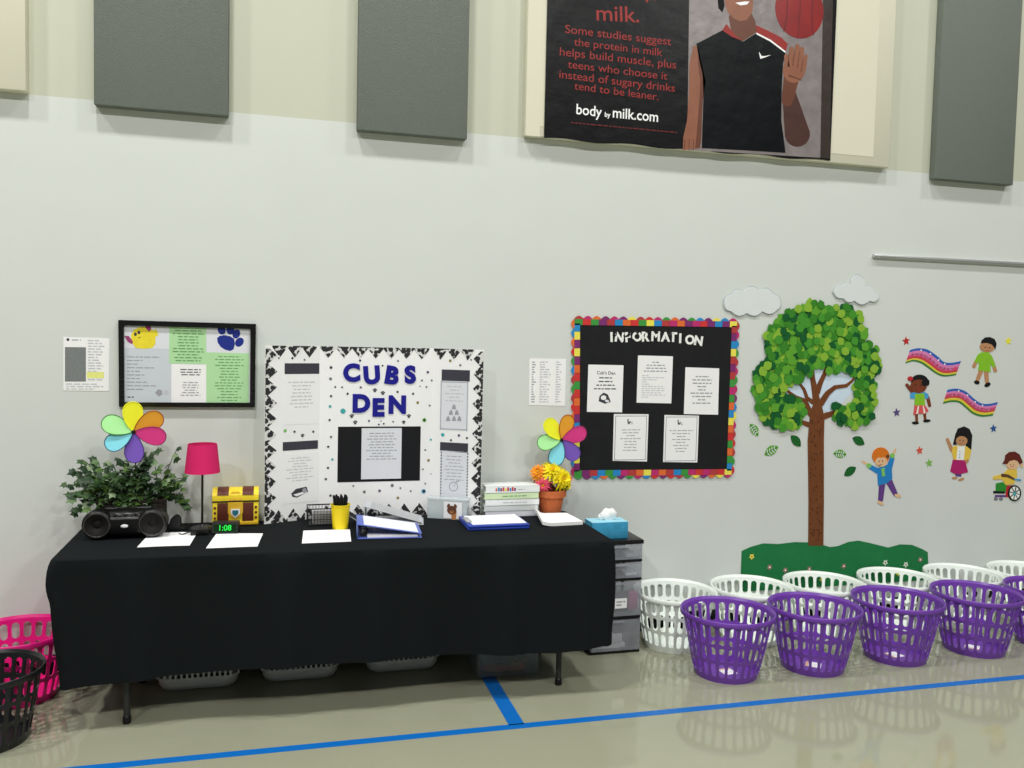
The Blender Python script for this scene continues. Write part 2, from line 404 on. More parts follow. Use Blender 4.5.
ppl(m, [(352, 118), (400, 140), (470, 175), (500, 205), (490, 240), (420, 190), (355, 155)], PRED, 4)
ppl(m, [(355, 153), (420, 186), (490, 240), (488, 247), (418, 194), (353, 160)], PW, 5)
ppl(m, [(365, 240), (372, 275), (395, 268), (424, 256), (394, 262), (378, 262)], PW, 5)
m.build('jersey', poster, True)
m = MB(); bc = PF.px(680+555/4.656, 46/4.655); fpoly(m, PF, ell(bc, 150/4.656/196, 150/4.655/192, 36), PBALL, d+.0012)
for rr_x, sg in ((.30, 1), (.30, -1)): fpoly(m, PF, [(bc[0]+sg*(.30-.17*math.cos(t_/10*1.2-.6))*.62, bc[1]+.155*math.sin(t_/10*2.2-1.1)) for t_ in range(11)]+[(bc[0]+sg*(.305-.17*math.cos(t_/10*1.2-.6))*.62+sg*.004, bc[1]+.155*math.sin(t_/10*2.2-1.1)) for t_ in range(10, -1, -1)], PDR, d+.0014)
fpoly(m, PF, ribbon([(bc[0]-.005, bc[1]+.16), (bc[0]+.004, bc[1]), (bc[0]-.004, bc[1]-.16)], [.006, .007, .006]), PDR, d+.0014)
m.build('basketball', poster, True)
m = MB(); dt = .0034
for s_, L, R_, b_ in (('y,', (530, -8), (578, -5), .01), ('milk.', (338, 82), (508, 90), .012), ('Some studies suggest', (212, 132), (635, 182), .004), ('the protein in milk', (247, 182), (600, 225), .004),
                ('helps build muscle, plus', (190, 222), (655, 275), .004), ('teens who choose it', (222, 272), (620, 320), .004),
                ('instead of sugary drinks', (188, 312), (650, 368), .004), ('tend to be leaner.', (248, 358), (585, 402), .004)):
    m = MB(); ftext_fit(m, PF, s_, P3(*L), P3(*R_), PRED, dt, b_*.5, .86); m.build('red_lettering', poster, True)
m = MB(); u, v = P3(440, 510); flines(m, PF, P3(235, 505)[0], v-.012, P3(660, 525)[0], v+.012, 1, PDR, dt, 4, .3, fill=(1, 1))
m.build('fine_print', poster, True)
m = MB()
ftext_fit(m, PF, 'body', P3(256, 456), P3(358, 468), PW, dt, .012, 1.05)
ftext_fit(m, PF, 'milk.com', P3(402, 470), P3(583, 488), PW, dt, .012, 1.05)
ftext_fit(m, PF, 'by', P3(370, 467), P3(393, 469), PW, dt, .02, 1)
m.build('white_lettering', poster, True)

# rail -------------------------------------------------------------
RAIL = mat('aluminium', (190, 192, 190), .3, .5, metal=.6)
a, b = W(872, 256), W(1024, 265)
m = MB(); m.box((a.x, -.022, a.z-.012), (6.2, 0, a.z+.012), RAIL, .004); m.box((a.x+.002, -.026, a.z-.004), (6.2, -.02, a.z+.004), RAIL, .001)
tag(m.build('display_rail', loc=(5, -.01, a.z)), 'thin metal display rail on the wall at the right', 'rail')

# ------------------------------------------------------------------ notices on the wall
def sheet_pts(fr, corners): return [fr.px(*c) for c in corners]
def notice(name, label, cat, corners, fr=WALL, th=.0008, base=.0006, paper=PAPER, parent=None, group=None):
    pts = sheet_pts(fr, corners); us = [p[0] for p in pts]; vs_ = [p[1] for p in pts]
    m = MB(); fslab(m, fr, pts, paper, base, base+th)
    return m, (min(us), min(vs_), max(us), max(vs_)), base+th+.0004
def finish(m, name, label, cat, fr, box, group=None):
    o = m.build(name, loc=tuple(fr.p((box[0]+box[2])/2, box[1], 0))); return tag(o, label, cat, group)
m, bx, d = notice('notice_sheet', '', '', [(63.5, 337), (109.5, 338.5), (109, 391), (63.5, 390.5)])
GRID = mat('grey_shaded_table', (118, 122, 122), .7, .2, noise=.25, nscale=120)
fpoly(m, WALL, PXS(WALL, [(65, 347), (86, 347.3), (86, 381.5), (65, 381.5)]), GRID, d)
a, b = WALL.px(88, 381), WALL.px(106, 339.5); flines(m, WALL, a[0], a[1], b[0], b[1], 15, INKL, d, 3)
a, b = WALL.px(87, 378), WALL.px(104, 372); fpoly(m, WALL, quad(a[0], a[1], b[0], b[1]), mat('highlighter', (222, 224, 130), noise=.1), d+.0001)
a, b = WALL.px(66, 390), WALL.px(105, 383); flines(m, WALL, a[0], a[1], b[0], b[1], 3, INKL, d, 5)
a, b = WALL.px(72, 341), WALL.px(83, 339); flines(m, WALL, a[0], a[1], b[0], b[1], 1, INK, d, 5)
fpoly(m, WALL, ell(WALL.px(68, 339.6), .007, .007, 10), INKD, d)
finish(m, 'notice_sheet', 'white notice with a grey shaded table and yellow highlight, left of the framed board', 'notice', WALL, bx)
m, bx, d = notice('notice_sheet', '', '', [(529.5, 358.3), (566, 359), (565, 406), (529, 405)])
for k, (x0, x1) in enumerate(((531, 536.5), (539, 552), (555, 563))):
    a, b = WALL.px(x0, 403), WALL.px(x1, 361); flines(m, WALL, a[0], a[1], b[0], b[1], 17, INKL if k else INK, d, 11+k, fill=(.3, 1))
finish(m, 'notice_sheet', 'white sheet of three printed columns beside the colourful bulletin board', 'notice', WALL, bx)

# framed notice board ------------------------------------------------
fo = [(119, 320), (256, 324), (255, 407), (119.7, 406.5)]; fi = [(124.5, 325.5), (250.5, 329), (250, 402.5), (125, 402)]
fo = PXS(WALL, fo); fi = PXS(WALL, fi)
board = thing('framed_notice_board', 'black framed notice board with green and white sheets and a blue paw print', 'notice board', tuple(mid(WALL, fo)))
FRB = mat('black_frame', (18, 19, 19), .22, .6, k=1, noise=.1, bump=.25, bscale=60)
m = MB(); D1 = .022
vo = ccw(fo); vi = ccw(fi)
q = [WALL.p(u, v, 0) for u, v in vo]+[WALL.p(u, v, D1) for u, v in vo]+[WALL.p(u, v, D1) for u, v in vi]+[WALL.p(u, v, .008) for u, v in vi]
m.add(q, [f for k in range(4) for f in ([k, (k+1) % 4, 4+(k+1) % 4, 4+k], [4+k, 4+(k+1) % 4, 8+(k+1) % 4, 8+k], [8+k, 8+(k+1) % 4, 12+(k+1) % 4, 12+k])], FRB)
m.build('frame', board, True)
m = MB(); fslab(m, WALL, [(u, v) for u, v in vi], PAPERG, .001, .008); m.build('backing', board, True)
GREENP = mat('green_paper', (170, 212, 160), .6, .3, noise=.02)
GREYP = mat('grey_blue_paper', (194, 201, 208), .6, .3, noise=.02)
PAW = mat('navy_print', (30, 45, 130), .6, .3, noise=.05)
YCH = mat('yellow_print', (226, 208, 52), .6, .3, noise=.12, nscale=60)
PUR = mat('plum_print', (150, 60, 110), .6, .3, noise=.1)
def B8(X, Y): return WALL.px(50+X/4.655, 320+Y/4.655)
def bsheet(name, pts, paper, dd_=.0085):
    m = MB(); p = [B8(*t) for t in pts]; fslab(m, WALL, p, paper, .008, dd_+.0006); return m
def put_lines(m, a, b, n, ink, seed, dd_=.0096, **k):
    a = B8(*a); b = B8(*b); flines(m, WALL, a[0], a[1], b[0], b[1], n, ink, dd_, seed, **k)
m = bsheet('s', [(346, 130), (566, 135), (566, 386), (346, 380)], GREYP); put_lines(m, (360, 330), (520, 165), 10, INK, 2, h=.25, fill=(.2, 1))
fpoly(m, WALL, [B8(*t) for t in [(490, 338), (505, 322), (522, 326), (524, 345), (508, 355)]], INK, .0096); fpoly(m, WALL, ell(B8(543, 337), .012, .012, 12), INKL, .0096)
put_lines(m, (362, 364), (410, 352), 1, INKD, 4, h=.4)
m.build('grey_sheet', board, True)['label'] = 'pale grey printed sheet'
m = bsheet('s', [(346, 24), (556, 30), (556, 135), (346, 130)], PAPERG)
GRN_INK = mat('green_ink', (96, 150, 92), noise=0)
bc = B8(430, 85)
fpoly(m, WALL, [B8(*t) for t in [(378, 70), (392, 45), (420, 33), (455, 30), (478, 45), (492, 70), (492, 110), (478, 130), (440, 134), (400, 130), (382, 105)]], YCH, .0096)
fpoly(m, WALL, [B8(*t) for t in [(348, 74), (368, 74), (388, 100), (384, 112), (364, 102)]], PUR, .0100)
fpoly(m, WALL, [B8(*t) for t in [(445, 35), (450, 22), (470, 26), (472, 45), (462, 55)]], PUR, .0100)
fpoly(m, WALL, [B8(*t) for t in [(480, 50), (496, 42), (506, 70), (494, 78)]], YCH, .0098)
for t in ((399, 66), (415, 58)): fpoly(m, WALL, ell(B8(*t), .007, .009, 10), INKD, .0101)
fpoly(m, WALL, [B8(*t) for t in [(410, 82), (418, 84), (427, 77), (419, 80)]], INKD, .0101)
m.build('chick_sheet', board, True)['label'] = 'sheet with a yellow cartoon chick'
m = bsheet('s', [(556, 29), (728, 35), (728, 206), (556, 202)], GREENP, .0088); put_lines(m, (570, 195), (718, 45), 11, GRN_INK, 5, .0099, h=.35, center=True, fill=(.6, 1))
m.build('green_sheet', board, True)['label'] = 'green printed sheet at the top middle'
m = bsheet('s', [(566, 204), (728, 208), (728, 388), (566, 386)], PAPER, .0086); put_lines(m, (605, 260), (705, 225), 3, INKD, 6, .0097, h=.35, center=True, fill=(.8, 1)); put_lines(m, (605, 355), (705, 285), 6, INK, 7, .0097, h=.35, center=True, fill=(.5, 1))
m.build('white_sheet', board, True)
m = bsheet('s', [(728, 36), (928, 42), (928, 155), (728, 150)], PAPERG)
PWR = [(778, 85), (790, 74), (812, 70), (840, 76), (858, 88), (861, 112), (855, 136), (840, 144), (815, 138), (795, 125), (781, 105)]
fpoly(m, WALL, [B8(*t) for t in PWR], PAW, .0096)
for cx, cy, rx, ry, ro in ((800, 48, 17, 19, .3), (840, 47, 17, 20, 0), (868, 65, 16, 21, -.4), (882, 103, 17, 22, -.6)):
    fpoly(m, WALL, ell(B8(cx, cy), rx/4.655/185, ry/4.655/185, 16, ro), PAW, .0097)
m.build('paw_sheet', board, True)['label'] = 'white sheet with a blue paw print'
m = bsheet('s', [(728, 150), (927, 155), (925, 389), (728, 388)], GREENP, .0086); put_lines(m, (765, 380), (905, 165), 16, GRN_INK, 9, .0097, h=.3, center=True, fill=(.5, 1))
m.build('green_sheet', board, True)['label'] = 'green printed sheet at the lower right'

# information bulletin board ----------------------------------------
ob = PXS(WALL, [(574, 319), (736.5, 321.5), (731, 474.5), (573.5, 476)])
info = thing('bulletin_board', 'black bulletin board titled INFORMATION with a multicoloured scalloped border', 'bulletin board', tuple(mid(WALL, ob)))
m = MB(); fslab(m, WALL, ob, mat('black_backing_paper', (27, 28, 30), .7, .25, k=1, noise=.3, nscale=14, bump=.1, bscale=20), 0, .006); m.build('backing', info, True)
BC = [mat('border_'+n, c, .55, .3, noise=.06) for n, c in (('red', (196, 52, 52)), ('orange', (214, 104, 50)), ('yellow', (226, 214, 84)), ('green', (60, 142, 62)), ('blue', (40, 130, 190)), ('purple', (118, 45, 105)), ('magenta', (180, 45, 105)), ('brick', (170, 58, 60)))]
rb = random.Random(3)
ocw = ccw(ob); cu = sum(p[0] for p in ob)/4; cv = sum(p[1] for p in ob)/4
for k in range(4):
    m = MB(); A = Vector(ocw[k]+(0,)); B = Vector(ocw[(k+1) % 4]+(0,)); L = (B-A).length; t = (B-A)/L; nin = Vector((-t.y, t.x, 0))
    n = int(L/.052); st = L/n; prev = None
    for i in range(n):
        c = rb.choice([q_ for q_ in range(8) if q_ != prev]); prev = c
        a0 = A+t*(i*st); out = [(a0.x, a0.y)]
        for s_ in range(9):
            w_ = s_/8; p = a0+t*(w_*st)-nin*(.003+.016*math.sin(PI*w_)); out.append((p.x, p.y))
        e = a0+t*st; out.append((e.x, e.y)); fslab(m, WALL, out, BC[c], .006, .0076)
    n = int(L/.048); st = (L-.05)/n
    for i in range(n):
        c = rb.choice([q_ for q_ in range(8) if q_ != prev]); prev = c
        a0 = A+t*(.025*(k % 2)+i*st); e = a0+t*st*(.96)
        if k % 2 == 0: a0 = A+t*(i*(L/n)); e = a0+t*(L/n)*.97
        ps = [a0, e, e+nin*.034, a0+nin*.034]; fslab(m, WALL, [(p.x, p.y) for p in ps], BC[c], .006, .0082)
    m.build('scalloped_border', info, True)
COW = pattern_mat('cow_print', (30, 30, 30), (226, 228, 224), 24, .40, kind='NOISE')
for ch, X, Y, r_ in (('I', 212, 133, .05), ('N', 245, 133, -.1), ('F', 280, 133, .1), ('O', 318, 131, 0), ('R', 354, 131, .05), ('M', 395, 130, 0), ('A', 436, 132, 0), ('T', 468, 133, 0), ('I', 497, 138, 0), ('O', 537, 144, .1), ('N', 573, 148, -.12)):
    m = MB(); fglyph(m, WALL, ch, WALL.px(560+X/4.153, 305+Y/4.151), .058, COW, .006, .045, r_, .002); m.build('letter', info, True)
def C7(X, Y): return (560+X/4.153, 305+Y/4.151)
INFO = [([(116, 247), (262, 250), (256, 445), (110, 443)], 'white sheet headed Cub\'s Den, leftmost on the black bulletin board'),
        ([(322, 209), (467, 213), (460, 408), (316, 405)], 'white list sheet at the top middle of the black bulletin board'),
        ([(519, 258), (659, 263), (654, 455), (512, 452)], 'white sheet with centred print at the right of the black bulletin board'),
        ([(222, 452), (366, 453), (359, 649), (217, 646)], 'border-framed white sheet at the lower left of the black bulletin board'),
        ([(432, 456), (575, 459), (568, 653), (426, 651)], 'border-framed white sheet at the lower right of the black bulletin board')]
for k, (cs, lb) in enumerate(INFO):
    m, bx, d = notice('', '', '', [C7(*c) for c in cs], base=.0062); u0, v0, u1, v1 = bx; w_, h_ = u1-u0, v1-v0
    if k == 0:
        ftext_fit(m, WALL, "Cub's Den", (u0+.055, v1-.055), (u1-.05, v1-.057), INKD, d, .01)
        flines(m, WALL, u0+.03, v1-.15, u1-.03, v1-.065, 4, INKD, d, 21, .3, True, (.4, 1))
        fpoly(m, WALL, [(u0+.07, v0+.065), (u0+.075, v0+.095), (u0+.10, v0+.115), (u0+.125, v0+.105), (u0+.14, v0+.075), (u0+.145, v0+.06), (u0+.11, v0+.05)], INKD, d)
        fpoly(m, WALL, ell((u0+.10, v0+.085), .017, .014, 12), PAPER, d+.0002); fpoly(m, WALL, ell((u0+.122, v0+.066), .014, .008, 12, -.3), PAPERG, d+.0002)
    elif k == 1:
        flines(m, WALL, u0+.04, v1-.10, u1-.03, v1-.03, 4, INK, d, 31, .35, True, (.3, 1)); flines(m, WALL, u0+.03, v0+.03, u1-.04, v1-.11, 11, INKL, d, 32, .35, False, (.2, 1))
    elif k == 2:
        flines(m, WALL, u0+.03, v0+.06, u1-.03, v1-.045, 9, INK, d, 41, .35, True, (.25, 1))
    else:
        for e in (quad(u0+.010, v0+.010, u1-.010, v0+.014), quad(u0+.010, v1-.014, u1-.010, v1-.010), quad(u0+.010, v0+.010, u0+.014, v1-.010), quad(u1-.014, v0+.010, u1-.010, v1-.010)): fpoly(m, WALL, e, INK, d)
        fpoly(m, WALL, [(u0+.085, v1-.03), (u0+.092, v1-.028), (u0+.095, v1-.05), (u0+.104, v1-.04), (u0+.108, v1-.045), (u0+.096, v1-.062), (u0+.088, v1-.055)], INKD, d)
        flines(m, WALL, u0+.105, v1-.062, u0+.13, v1-.045, 2, INK, d, 3, .4)
        flines(m, WALL, u0+.03, v0+.06, u1-.03, v1-.085, 8, INK, d, 50+k, .25, True, (.3, 1))
    finish(m, 'pinned_sheet', lb, 'notice', WALL, bx, 'sheets pinned on the bulletin board')

# ------------------------------------------------------------------ paper tree, clouds, leaves, hill
GRE = [mat('leaf_paper_'+n, c, .6, .3, noise=.08, nscale=60) for n, c in (('deep', (14, 84, 38)), ('mid', (52, 122, 34)), ('fresh', (88, 152, 44)), ('lime', (128, 170, 52)), ('grass', (64, 138, 42)))]
BARK = mat('bark_paper', (106, 62, 34), .7, .2, noise=.3, nscale=30); BARKD = mat('bark_knot', (66, 36, 22), .7, .2, noise=.1)
SKYP = mat('pale_sky_paper', (196, 212, 226), .6, .3, noise=.05, nscale=8)
tb = W(816, 546)
tree = thing('paper_tree', 'large paper tree on the wall with a leafy green crown and brown trunk', 'wall decoration', (tb.x, 0, tb.z))
def T6(X, Y): return (750+X/5.3, 295+Y/5.3)
m = MB(); fpoly(m, WALL, PXS(WALL, [T6(*t) for t in [(165, 460), (250, 440), (340, 380), (440, 390), (560, 420), (560, 500), (500, 560), (430, 625), (340, 600), (270, 590), (190, 560)]]), SKYP, .0012)
m.build('sky_backing', tree, True)
m = MB()
fslab(m, WALL, PXS(WALL, [(808, 545.5), (808.3, 500), (807.5, 440), (809.5, 418), (812, 406), (821, 403), (824, 418), (823.5, 440), (823.5, 500), (823, 545.5)]), BARK, .0015, .0046)
rk = random.Random(5)
for i in range(60): fpoly(m, WALL, ell(WALL.px(rk.uniform(810, 821.5), rk.uniform(415, 540)), .004, .007, 8), BARKD, .0049)
m.build('trunk', tree, True)
for pts, w_ in (([(350, 660), (315, 620), (290, 560), (240, 540), (200, 510), (170, 485)], [40, 32, 24, 18, 14, 8]), ([(335, 570), (300, 545), (285, 500), (262, 470), (225, 460)], [24, 20, 16, 12, 8]),
                ([(355, 600), (345, 520), (330, 440), (328, 390)], [44, 34, 26, 20]), ([(352, 520), (370, 470), (395, 415), (405, 380)], [34, 26, 22, 18]),
                ([(370, 580), (410, 520), (450, 488), (510, 480), (540, 455), (555, 430)], [34, 28, 22, 18, 12, 8]), ([(385, 645), (430, 630), (470, 615)], [34, 28, 22]), ([(320, 690), (290, 680), (265, 670)], [30, 24, 18])):
    m = MB(); fslab(m, WALL, PXS(WALL, [T6(*t) for t in ribbon(pts, w_)]), BARK, .0012, .0024+.00022*len(w_)+.0001*(pts[0][0] % 7)); m.build('branch', tree, True)
def in_crown(X, Y):
    def e(cx, cy, rx, ry): return ((X-cx)/rx)**2+((Y-cy)/ry)**2 < 1
    inn = e(330, 130, 120, 95) or e(250, 170, 120, 90) or e(180, 250, 110, 110) or e(420, 240, 190, 170) or e(490, 150, 100, 95) or e(300, 310, 140, 110) or e(240, 350, 120, 105) or e(600, 360, 85, 110) or e(110, 470, 100, 130) or e(90, 560, 60, 90) or e(170, 630, 115, 90) or e(190, 600, 90, 80) or e(600, 480, 65, 60) or e(600, 560, 60, 60) or e(540, 620, 110, 75)
    if not inn: return False
    hole = (178 < X < 440 and 470 < Y < 545 and Y > 395+.6*abs(X-330)*.6) or (395 < X < 545 and 428 < Y < 575 and Y < 700-.25*X+30) or (312 < X < 395 and 385 < Y < 560) or (290 < X < 440 and 540 < Y < 720)
    return not hole
leaf_shape = [(0, -.5), (.28, -.34), (.42, -.1), (.46, .12), (.34, .30), (.17, .42), (0, .58), (-.17, .42), (-.34, .30), (-.46, .12), (-.42, -.1), (-.28, -.34)]
m = MB(); rl = random.Random(11); cnt = 0; lay = 0
pts = []
for gy in range(27):
    for gx in range(28):
        X = 20+gx*25+rl.uniform(-8, 8)+(12 if gy % 2 else 0); Y = 46+gy*25+rl.uniform(-8, 8)
        if in_crown(X, Y): pts.append((X, Y))
rl.shuffle(pts)
for i, (X, Y) in enumerate(pts):
    c = WALL.px(*T6(X, Y)); s_ = rl.uniform(.052, .066); a = rl.uniform(0, 2*PI); ca, sa = math.cos(a), math.sin(a)
    poly = [(c[0]+(x*ca-y*sa)*s_, c[1]+(x*sa+y*ca)*s_) for x, y in leaf_shape]
    d0 = .0048+.00002*i; fslab(m, WALL, poly, rl.choice(GRE), d0, d0+.0006)
m.build('foliage', tree, True)

def falling(c, L, ang, matl, label, light):
    pts = []; fr = WALL; cx, cy = fr.px(*c)
    for t in range(13):
        w_ = t/12; pts.append((-L/2+L*w_, .30*L*math.sin(PI*w_)**.8))
    low = [(-L/2+L*w_/12, -.26*L*math.sin(PI*w_/12)**.8) for w_ in range(11, 0, -1)]
    P = [(cx+x*math.cos(ang)-y*math.sin(ang), cy+x*math.sin(ang)+y*math.cos(ang)) for x, y in pts+low]
    m = MB(); fslab(m, fr, P, matl, .0006, .0022)
    vein = ribbon([(-L*.45, 0), (0, .02*L), (L*.42, 0)], [.004, .004, .002]); R_ = lambda q_: [(cx+x*math.cos(ang)-y*math.sin(ang), cy+x*math.sin(ang)+y*math.cos(ang)) for x, y in q_]
    vm = PAPERG if light else GRE[0]
    fpoly(m, fr, R_(vein), GRE[0], .0026)
    for k in range(4):
        x = -L*.3+k*L*.17
        for s_ in (1, -1): fpoly(m, fr, R_(ribbon([(x, 0), (x+L*.09, s_*L*.2)], [.007 if light else .003, .004])), vm if light else GRE[1], .0024)
    tag(m.build('paper_leaf', loc=(cx, 0, cy-.03)), label, 'wall decoration', 'paper leaves falling from the tree')
falling((754, 430), .095, -.9, GRE[2], 'striped light green paper leaf under the left edge of the tree crown', True)
falling((771.3, 450.7), .105, .5, GRE[2], 'striped light green paper leaf, lowest one left of the trunk', True)
falling((795.6, 441), .10, -.75, GRE[0], 'dark green paper leaf just left of the trunk', False)
falling((858.4, 441), .10, -.45, GRE[0], 'dark green paper leaf, highest one right of the trunk', False)
falling((839.8, 454), .095, -.1, GRE[2], 'striped light green paper leaf right of the trunk', True)
falling((850, 471.5), .10, .55, GRE[0], 'dark green paper leaf, lowest one right of the trunk', False)

CLOUD = mat('white_card', (208, 213, 213), .7, .2, noise=.03, nscale=30); CLE = mat('cloud_outline', (172, 180, 182), .7, .2, noise=.02)
def cloud(pts, label, org):
    P = PXS(WALL, [(org[0]+x/3.072, org[1]+y/3.072) for x, y in pts]); Q = []
    n = len(P)
    for i in range(n):      # bulge every edge into a puff
        a, b = Vector(P[i]+(0,)), Vector(P[(i+1) % n]+(0,)); t = b-a; nn = Vector((t.y, -t.x, 0))
        for s_ in range(5):
            w_ = s_/5; q_ = a+t*w_+nn*.22*math.sin(PI*w_); Q.append((q_.x, q_.y))
    cu_ = sum(p[0] for p in Q)/len(Q); cv_ = sum(p[1] for p in Q)/len(Q)
    m = MB(); fslab(m, WALL, Q, CLE, .0008, .004); fslab(m, WALL, [(cu_+(u-cu_)*.955, cv_+(v-cv_)*.92) for u, v in Q], CLOUD, .004, .010)
    tag(m.build('paper_cloud', loc=(cu_, 0, cv_-.06)), label, 'wall decoration', 'paper clouds above the tree')
def flip(p): return p if sum(p[i][0]*p[(i+1) % len(p)][1]-p[(i+1) % len(p)][0]*p[i][1] for i in range(len(p))) > 0 else p[::-1]
cloud(flip([(38, 228), (60, 198), (100, 184), (150, 182), (196, 195), (217, 220), (208, 246), (160, 252), (110, 258), (60, 252)])[::-1], 'white paper cloud between the bulletin board and the tree crown', (710, 230))
cloud(flip([(374, 190), (400, 172), (430, 165), (440, 140), (462, 140), (474, 170), (505, 192), (518, 212), (490, 220), (440, 220), (405, 212)])[::-1], 'white paper cloud to the right of the tree top', (710, 230))

HILLM = mat('green_hill_paper', (28, 112, 62), .65, .25, noise=.14, nscale=10)
hp = [(741.5, 551), (750, 547), (763, 543.3), (778, 544), (795, 542), (815, 542.5), (830, 547), (838, 546), (848, 542), (858, 540.5), (870, 543), (888, 547.5), (900, 544.3), (912, 544.8), (922, 549), (927.5, 552)]
P = PXS(WALL, hp); z0 = .20
hill = thing('paper_hill', 'wavy green paper hill with small paper flowers at the foot of the tree', 'wall decoration', (WALL.px(835, 560)[0], 0, z0))
m = MB(); fslab(m, WALL, P+[(P[-1][0]+.02, z0), (P[0][0], z0)], HILLM, .001, .0028); m.build('hill_paper', hill, True)
FLC = {'y': mat('yellow_paper', (226, 214, 70), noise=.05), 'p': mat('dusty_pink_paper', (150, 110, 104), noise=.05), 'w': mat('white_flower_paper', (225, 228, 215), noise=.02)}
for x, y, c in ((751.5, 556.5, 'y'), (769.3, 567, 'p'), (785, 570, 'p'), (809, 569, 'p'), (843.5, 566, 'p'), (885, 562.5, 'w'), (905.5, 564.5, 'w'), (920, 559.5, 'p'), (822, 579, 'y'), (898, 573, 'y')):
    cx, cv_ = WALL.px(x, y); m = MB()
    pt = [(cx+(.021 if k % 2 else .011)*math.cos(2*PI*k/10+.3), cv_+(.021 if k % 2 else .011)*math.sin(2*PI*k/10+.3)) for k in range(10)]
    fslab(m, WALL, pt, FLC[c], .0028, .004); fpoly(m, WALL, ell((cx, cv_), .006, .006, 8), HILLM if c == 'w' else FLC['p' if c == 'y' else 'w'], .0043)
    m.build('paper_flower', hill, True)

# ------------------------------------------------------------------ cut-out children, banners, stars
DK = mat('cutout_black', (22, 22, 24), .6, .3, k=1, noise=.05)
def cm(n, c): return mat('cutout_'+n, c, .6, .3, noise=.05)
def cutout(label, shapes, loc_px, name='child_cutout', group='child cutouts on the wall'):
    """each shape: (pixel outline, material); later shapes lie on top"""
    m = MB()
    for k, (pts, mt) in enumerate(shapes):
        fslab(m, WALL, PXS(WALL, pts), mt, .0006 if k < 99 else 0, .0016+.00022*k)
    p = W(*loc_px); return tag(m.build(name, loc=(p.x, 0, p.z)), label, 'wall decoration', group)
br_skin = cm('brown_skin', (112, 56, 34)); tan = cm('tan_skin', (176, 130, 92)); pale = cm('pale_skin', (214, 176, 136)); pk = cm('skirt_pink', (204, 84, 84)); lime = cm('lime', (126, 182, 40)); bl_ = cm('sky_blue', (70, 150, 200)); blue2 = cm('sweater_blue', (34, 122, 186))
orng = cm('orange_hair', (204, 110, 28)); vio = cm('violet', (92, 58, 124)); yel = cm('yellow', (216, 184, 70)); mag = cm('magenta', (164, 30, 98)); maroon = cm('maroon', (92, 34, 26)); wht = cm('white', (226, 226, 220)); gre = cm('green', (44, 132, 44)); redc = cm('red', (176, 40, 44)); brn = cm('brown', (92, 64, 44)); teal = cm('teal', (70, 160, 170)); gry = cm('grey', (120, 120, 124)); scarf = cm('scarf', (120, 184, 90))
def S_(ox, oy, k): return lambda pts: [(ox+x/k, oy+y/k) for x, y in pts]
A_ = S_(900, 340, 8.54)
cutout('cutout girl with dark hair, blue and green top and red striped skirt, waving', [
    (A_(limb((140, 630), (142, 695), 26, 22)), br_skin), (A_(limb((208, 625), (214, 680), 26, 22)), br_skin),
    (A_(ell((130, 708), 30, 13)), DK), (A_(ell((228, 690), 32, 13, 16, -.1)), DK),
    (A_(limb((235, 490), (252, 560), 30, 26)), br_skin), (A_(limb((100, 440), (58, 385), 30, 30)), br_skin),
    (A_([(85, 455), (130, 440), (200, 440), (240, 460), (240, 500), (85, 500)]), bl_), (A_([(125, 460), (205, 455), (212, 560), (122, 565)]), lime),
    (A_([(122, 558), (212, 556), (242, 605), (205, 632), (160, 628), (112, 640)]), pk), (A_([(150, 562), (160, 562), (150, 628), (135, 632)]), wht), (A_([(190, 560), (198, 560), (215, 622), (200, 628)]), wht),
    (A_(ell((165, 350), 72, 55)), DK), (A_(ell((232, 362), 16, 28)), DK), (A_(ell((155, 395), 70, 58)), br_skin), (A_(ell((85, 330), 22, 20)), redc),
    (A_(ell((200, 372), 18, 28, 12, -.6)), DK), (A_(ell((130, 385), 5, 6, 8)), DK), (A_(ell((175, 385), 5, 6, 8)), DK), (A_([(135, 418), (155, 425), (175, 416), (155, 432)]), redc)], (918, 424))
B_ = S_(900, 340, 8.54)
cutout('cutout boy with black hair in a lime green shirt, near the upper right', [
    (B_(limb((688, 270), (660, 345), 40, 32)), tan), (B_(limb((735, 280), (742, 365), 40, 32)), tan), (B_(ell((655, 362), 24, 17, 14, .2)), DK), (B_(ell((746, 382), 28, 18, 14, -.5)), DK),
    (B_(limb((650, 180), (630, 225), 28, 30)), tan), (B_(limb((790, 190), (812, 262), 28, 30)), tan),
    (B_([(690, 105), (752, 102), (785, 140), (815, 225), (790, 235), (768, 200), (772, 275), (665, 258), (675, 190), (652, 200), (632, 185), (660, 130)]), lime),
    (B_(ell((745, 58), 66, 46)), tan), (B_([(690, 30), (695, 5), (725, -22), (765, -25), (805, -8), (822, 30), (812, 80), (798, 60), (780, 38), (735, 25)]), DK), (B_(ell((725, 62), 5, 6, 8)), DK), (B_(ell((762, 66), 5, 6, 8)), DK), (B_([(728, 85), (742, 92), (758, 88), (742, 98)]), redc)], (984, 387))
D_ = S_(860, 440, 10.97)
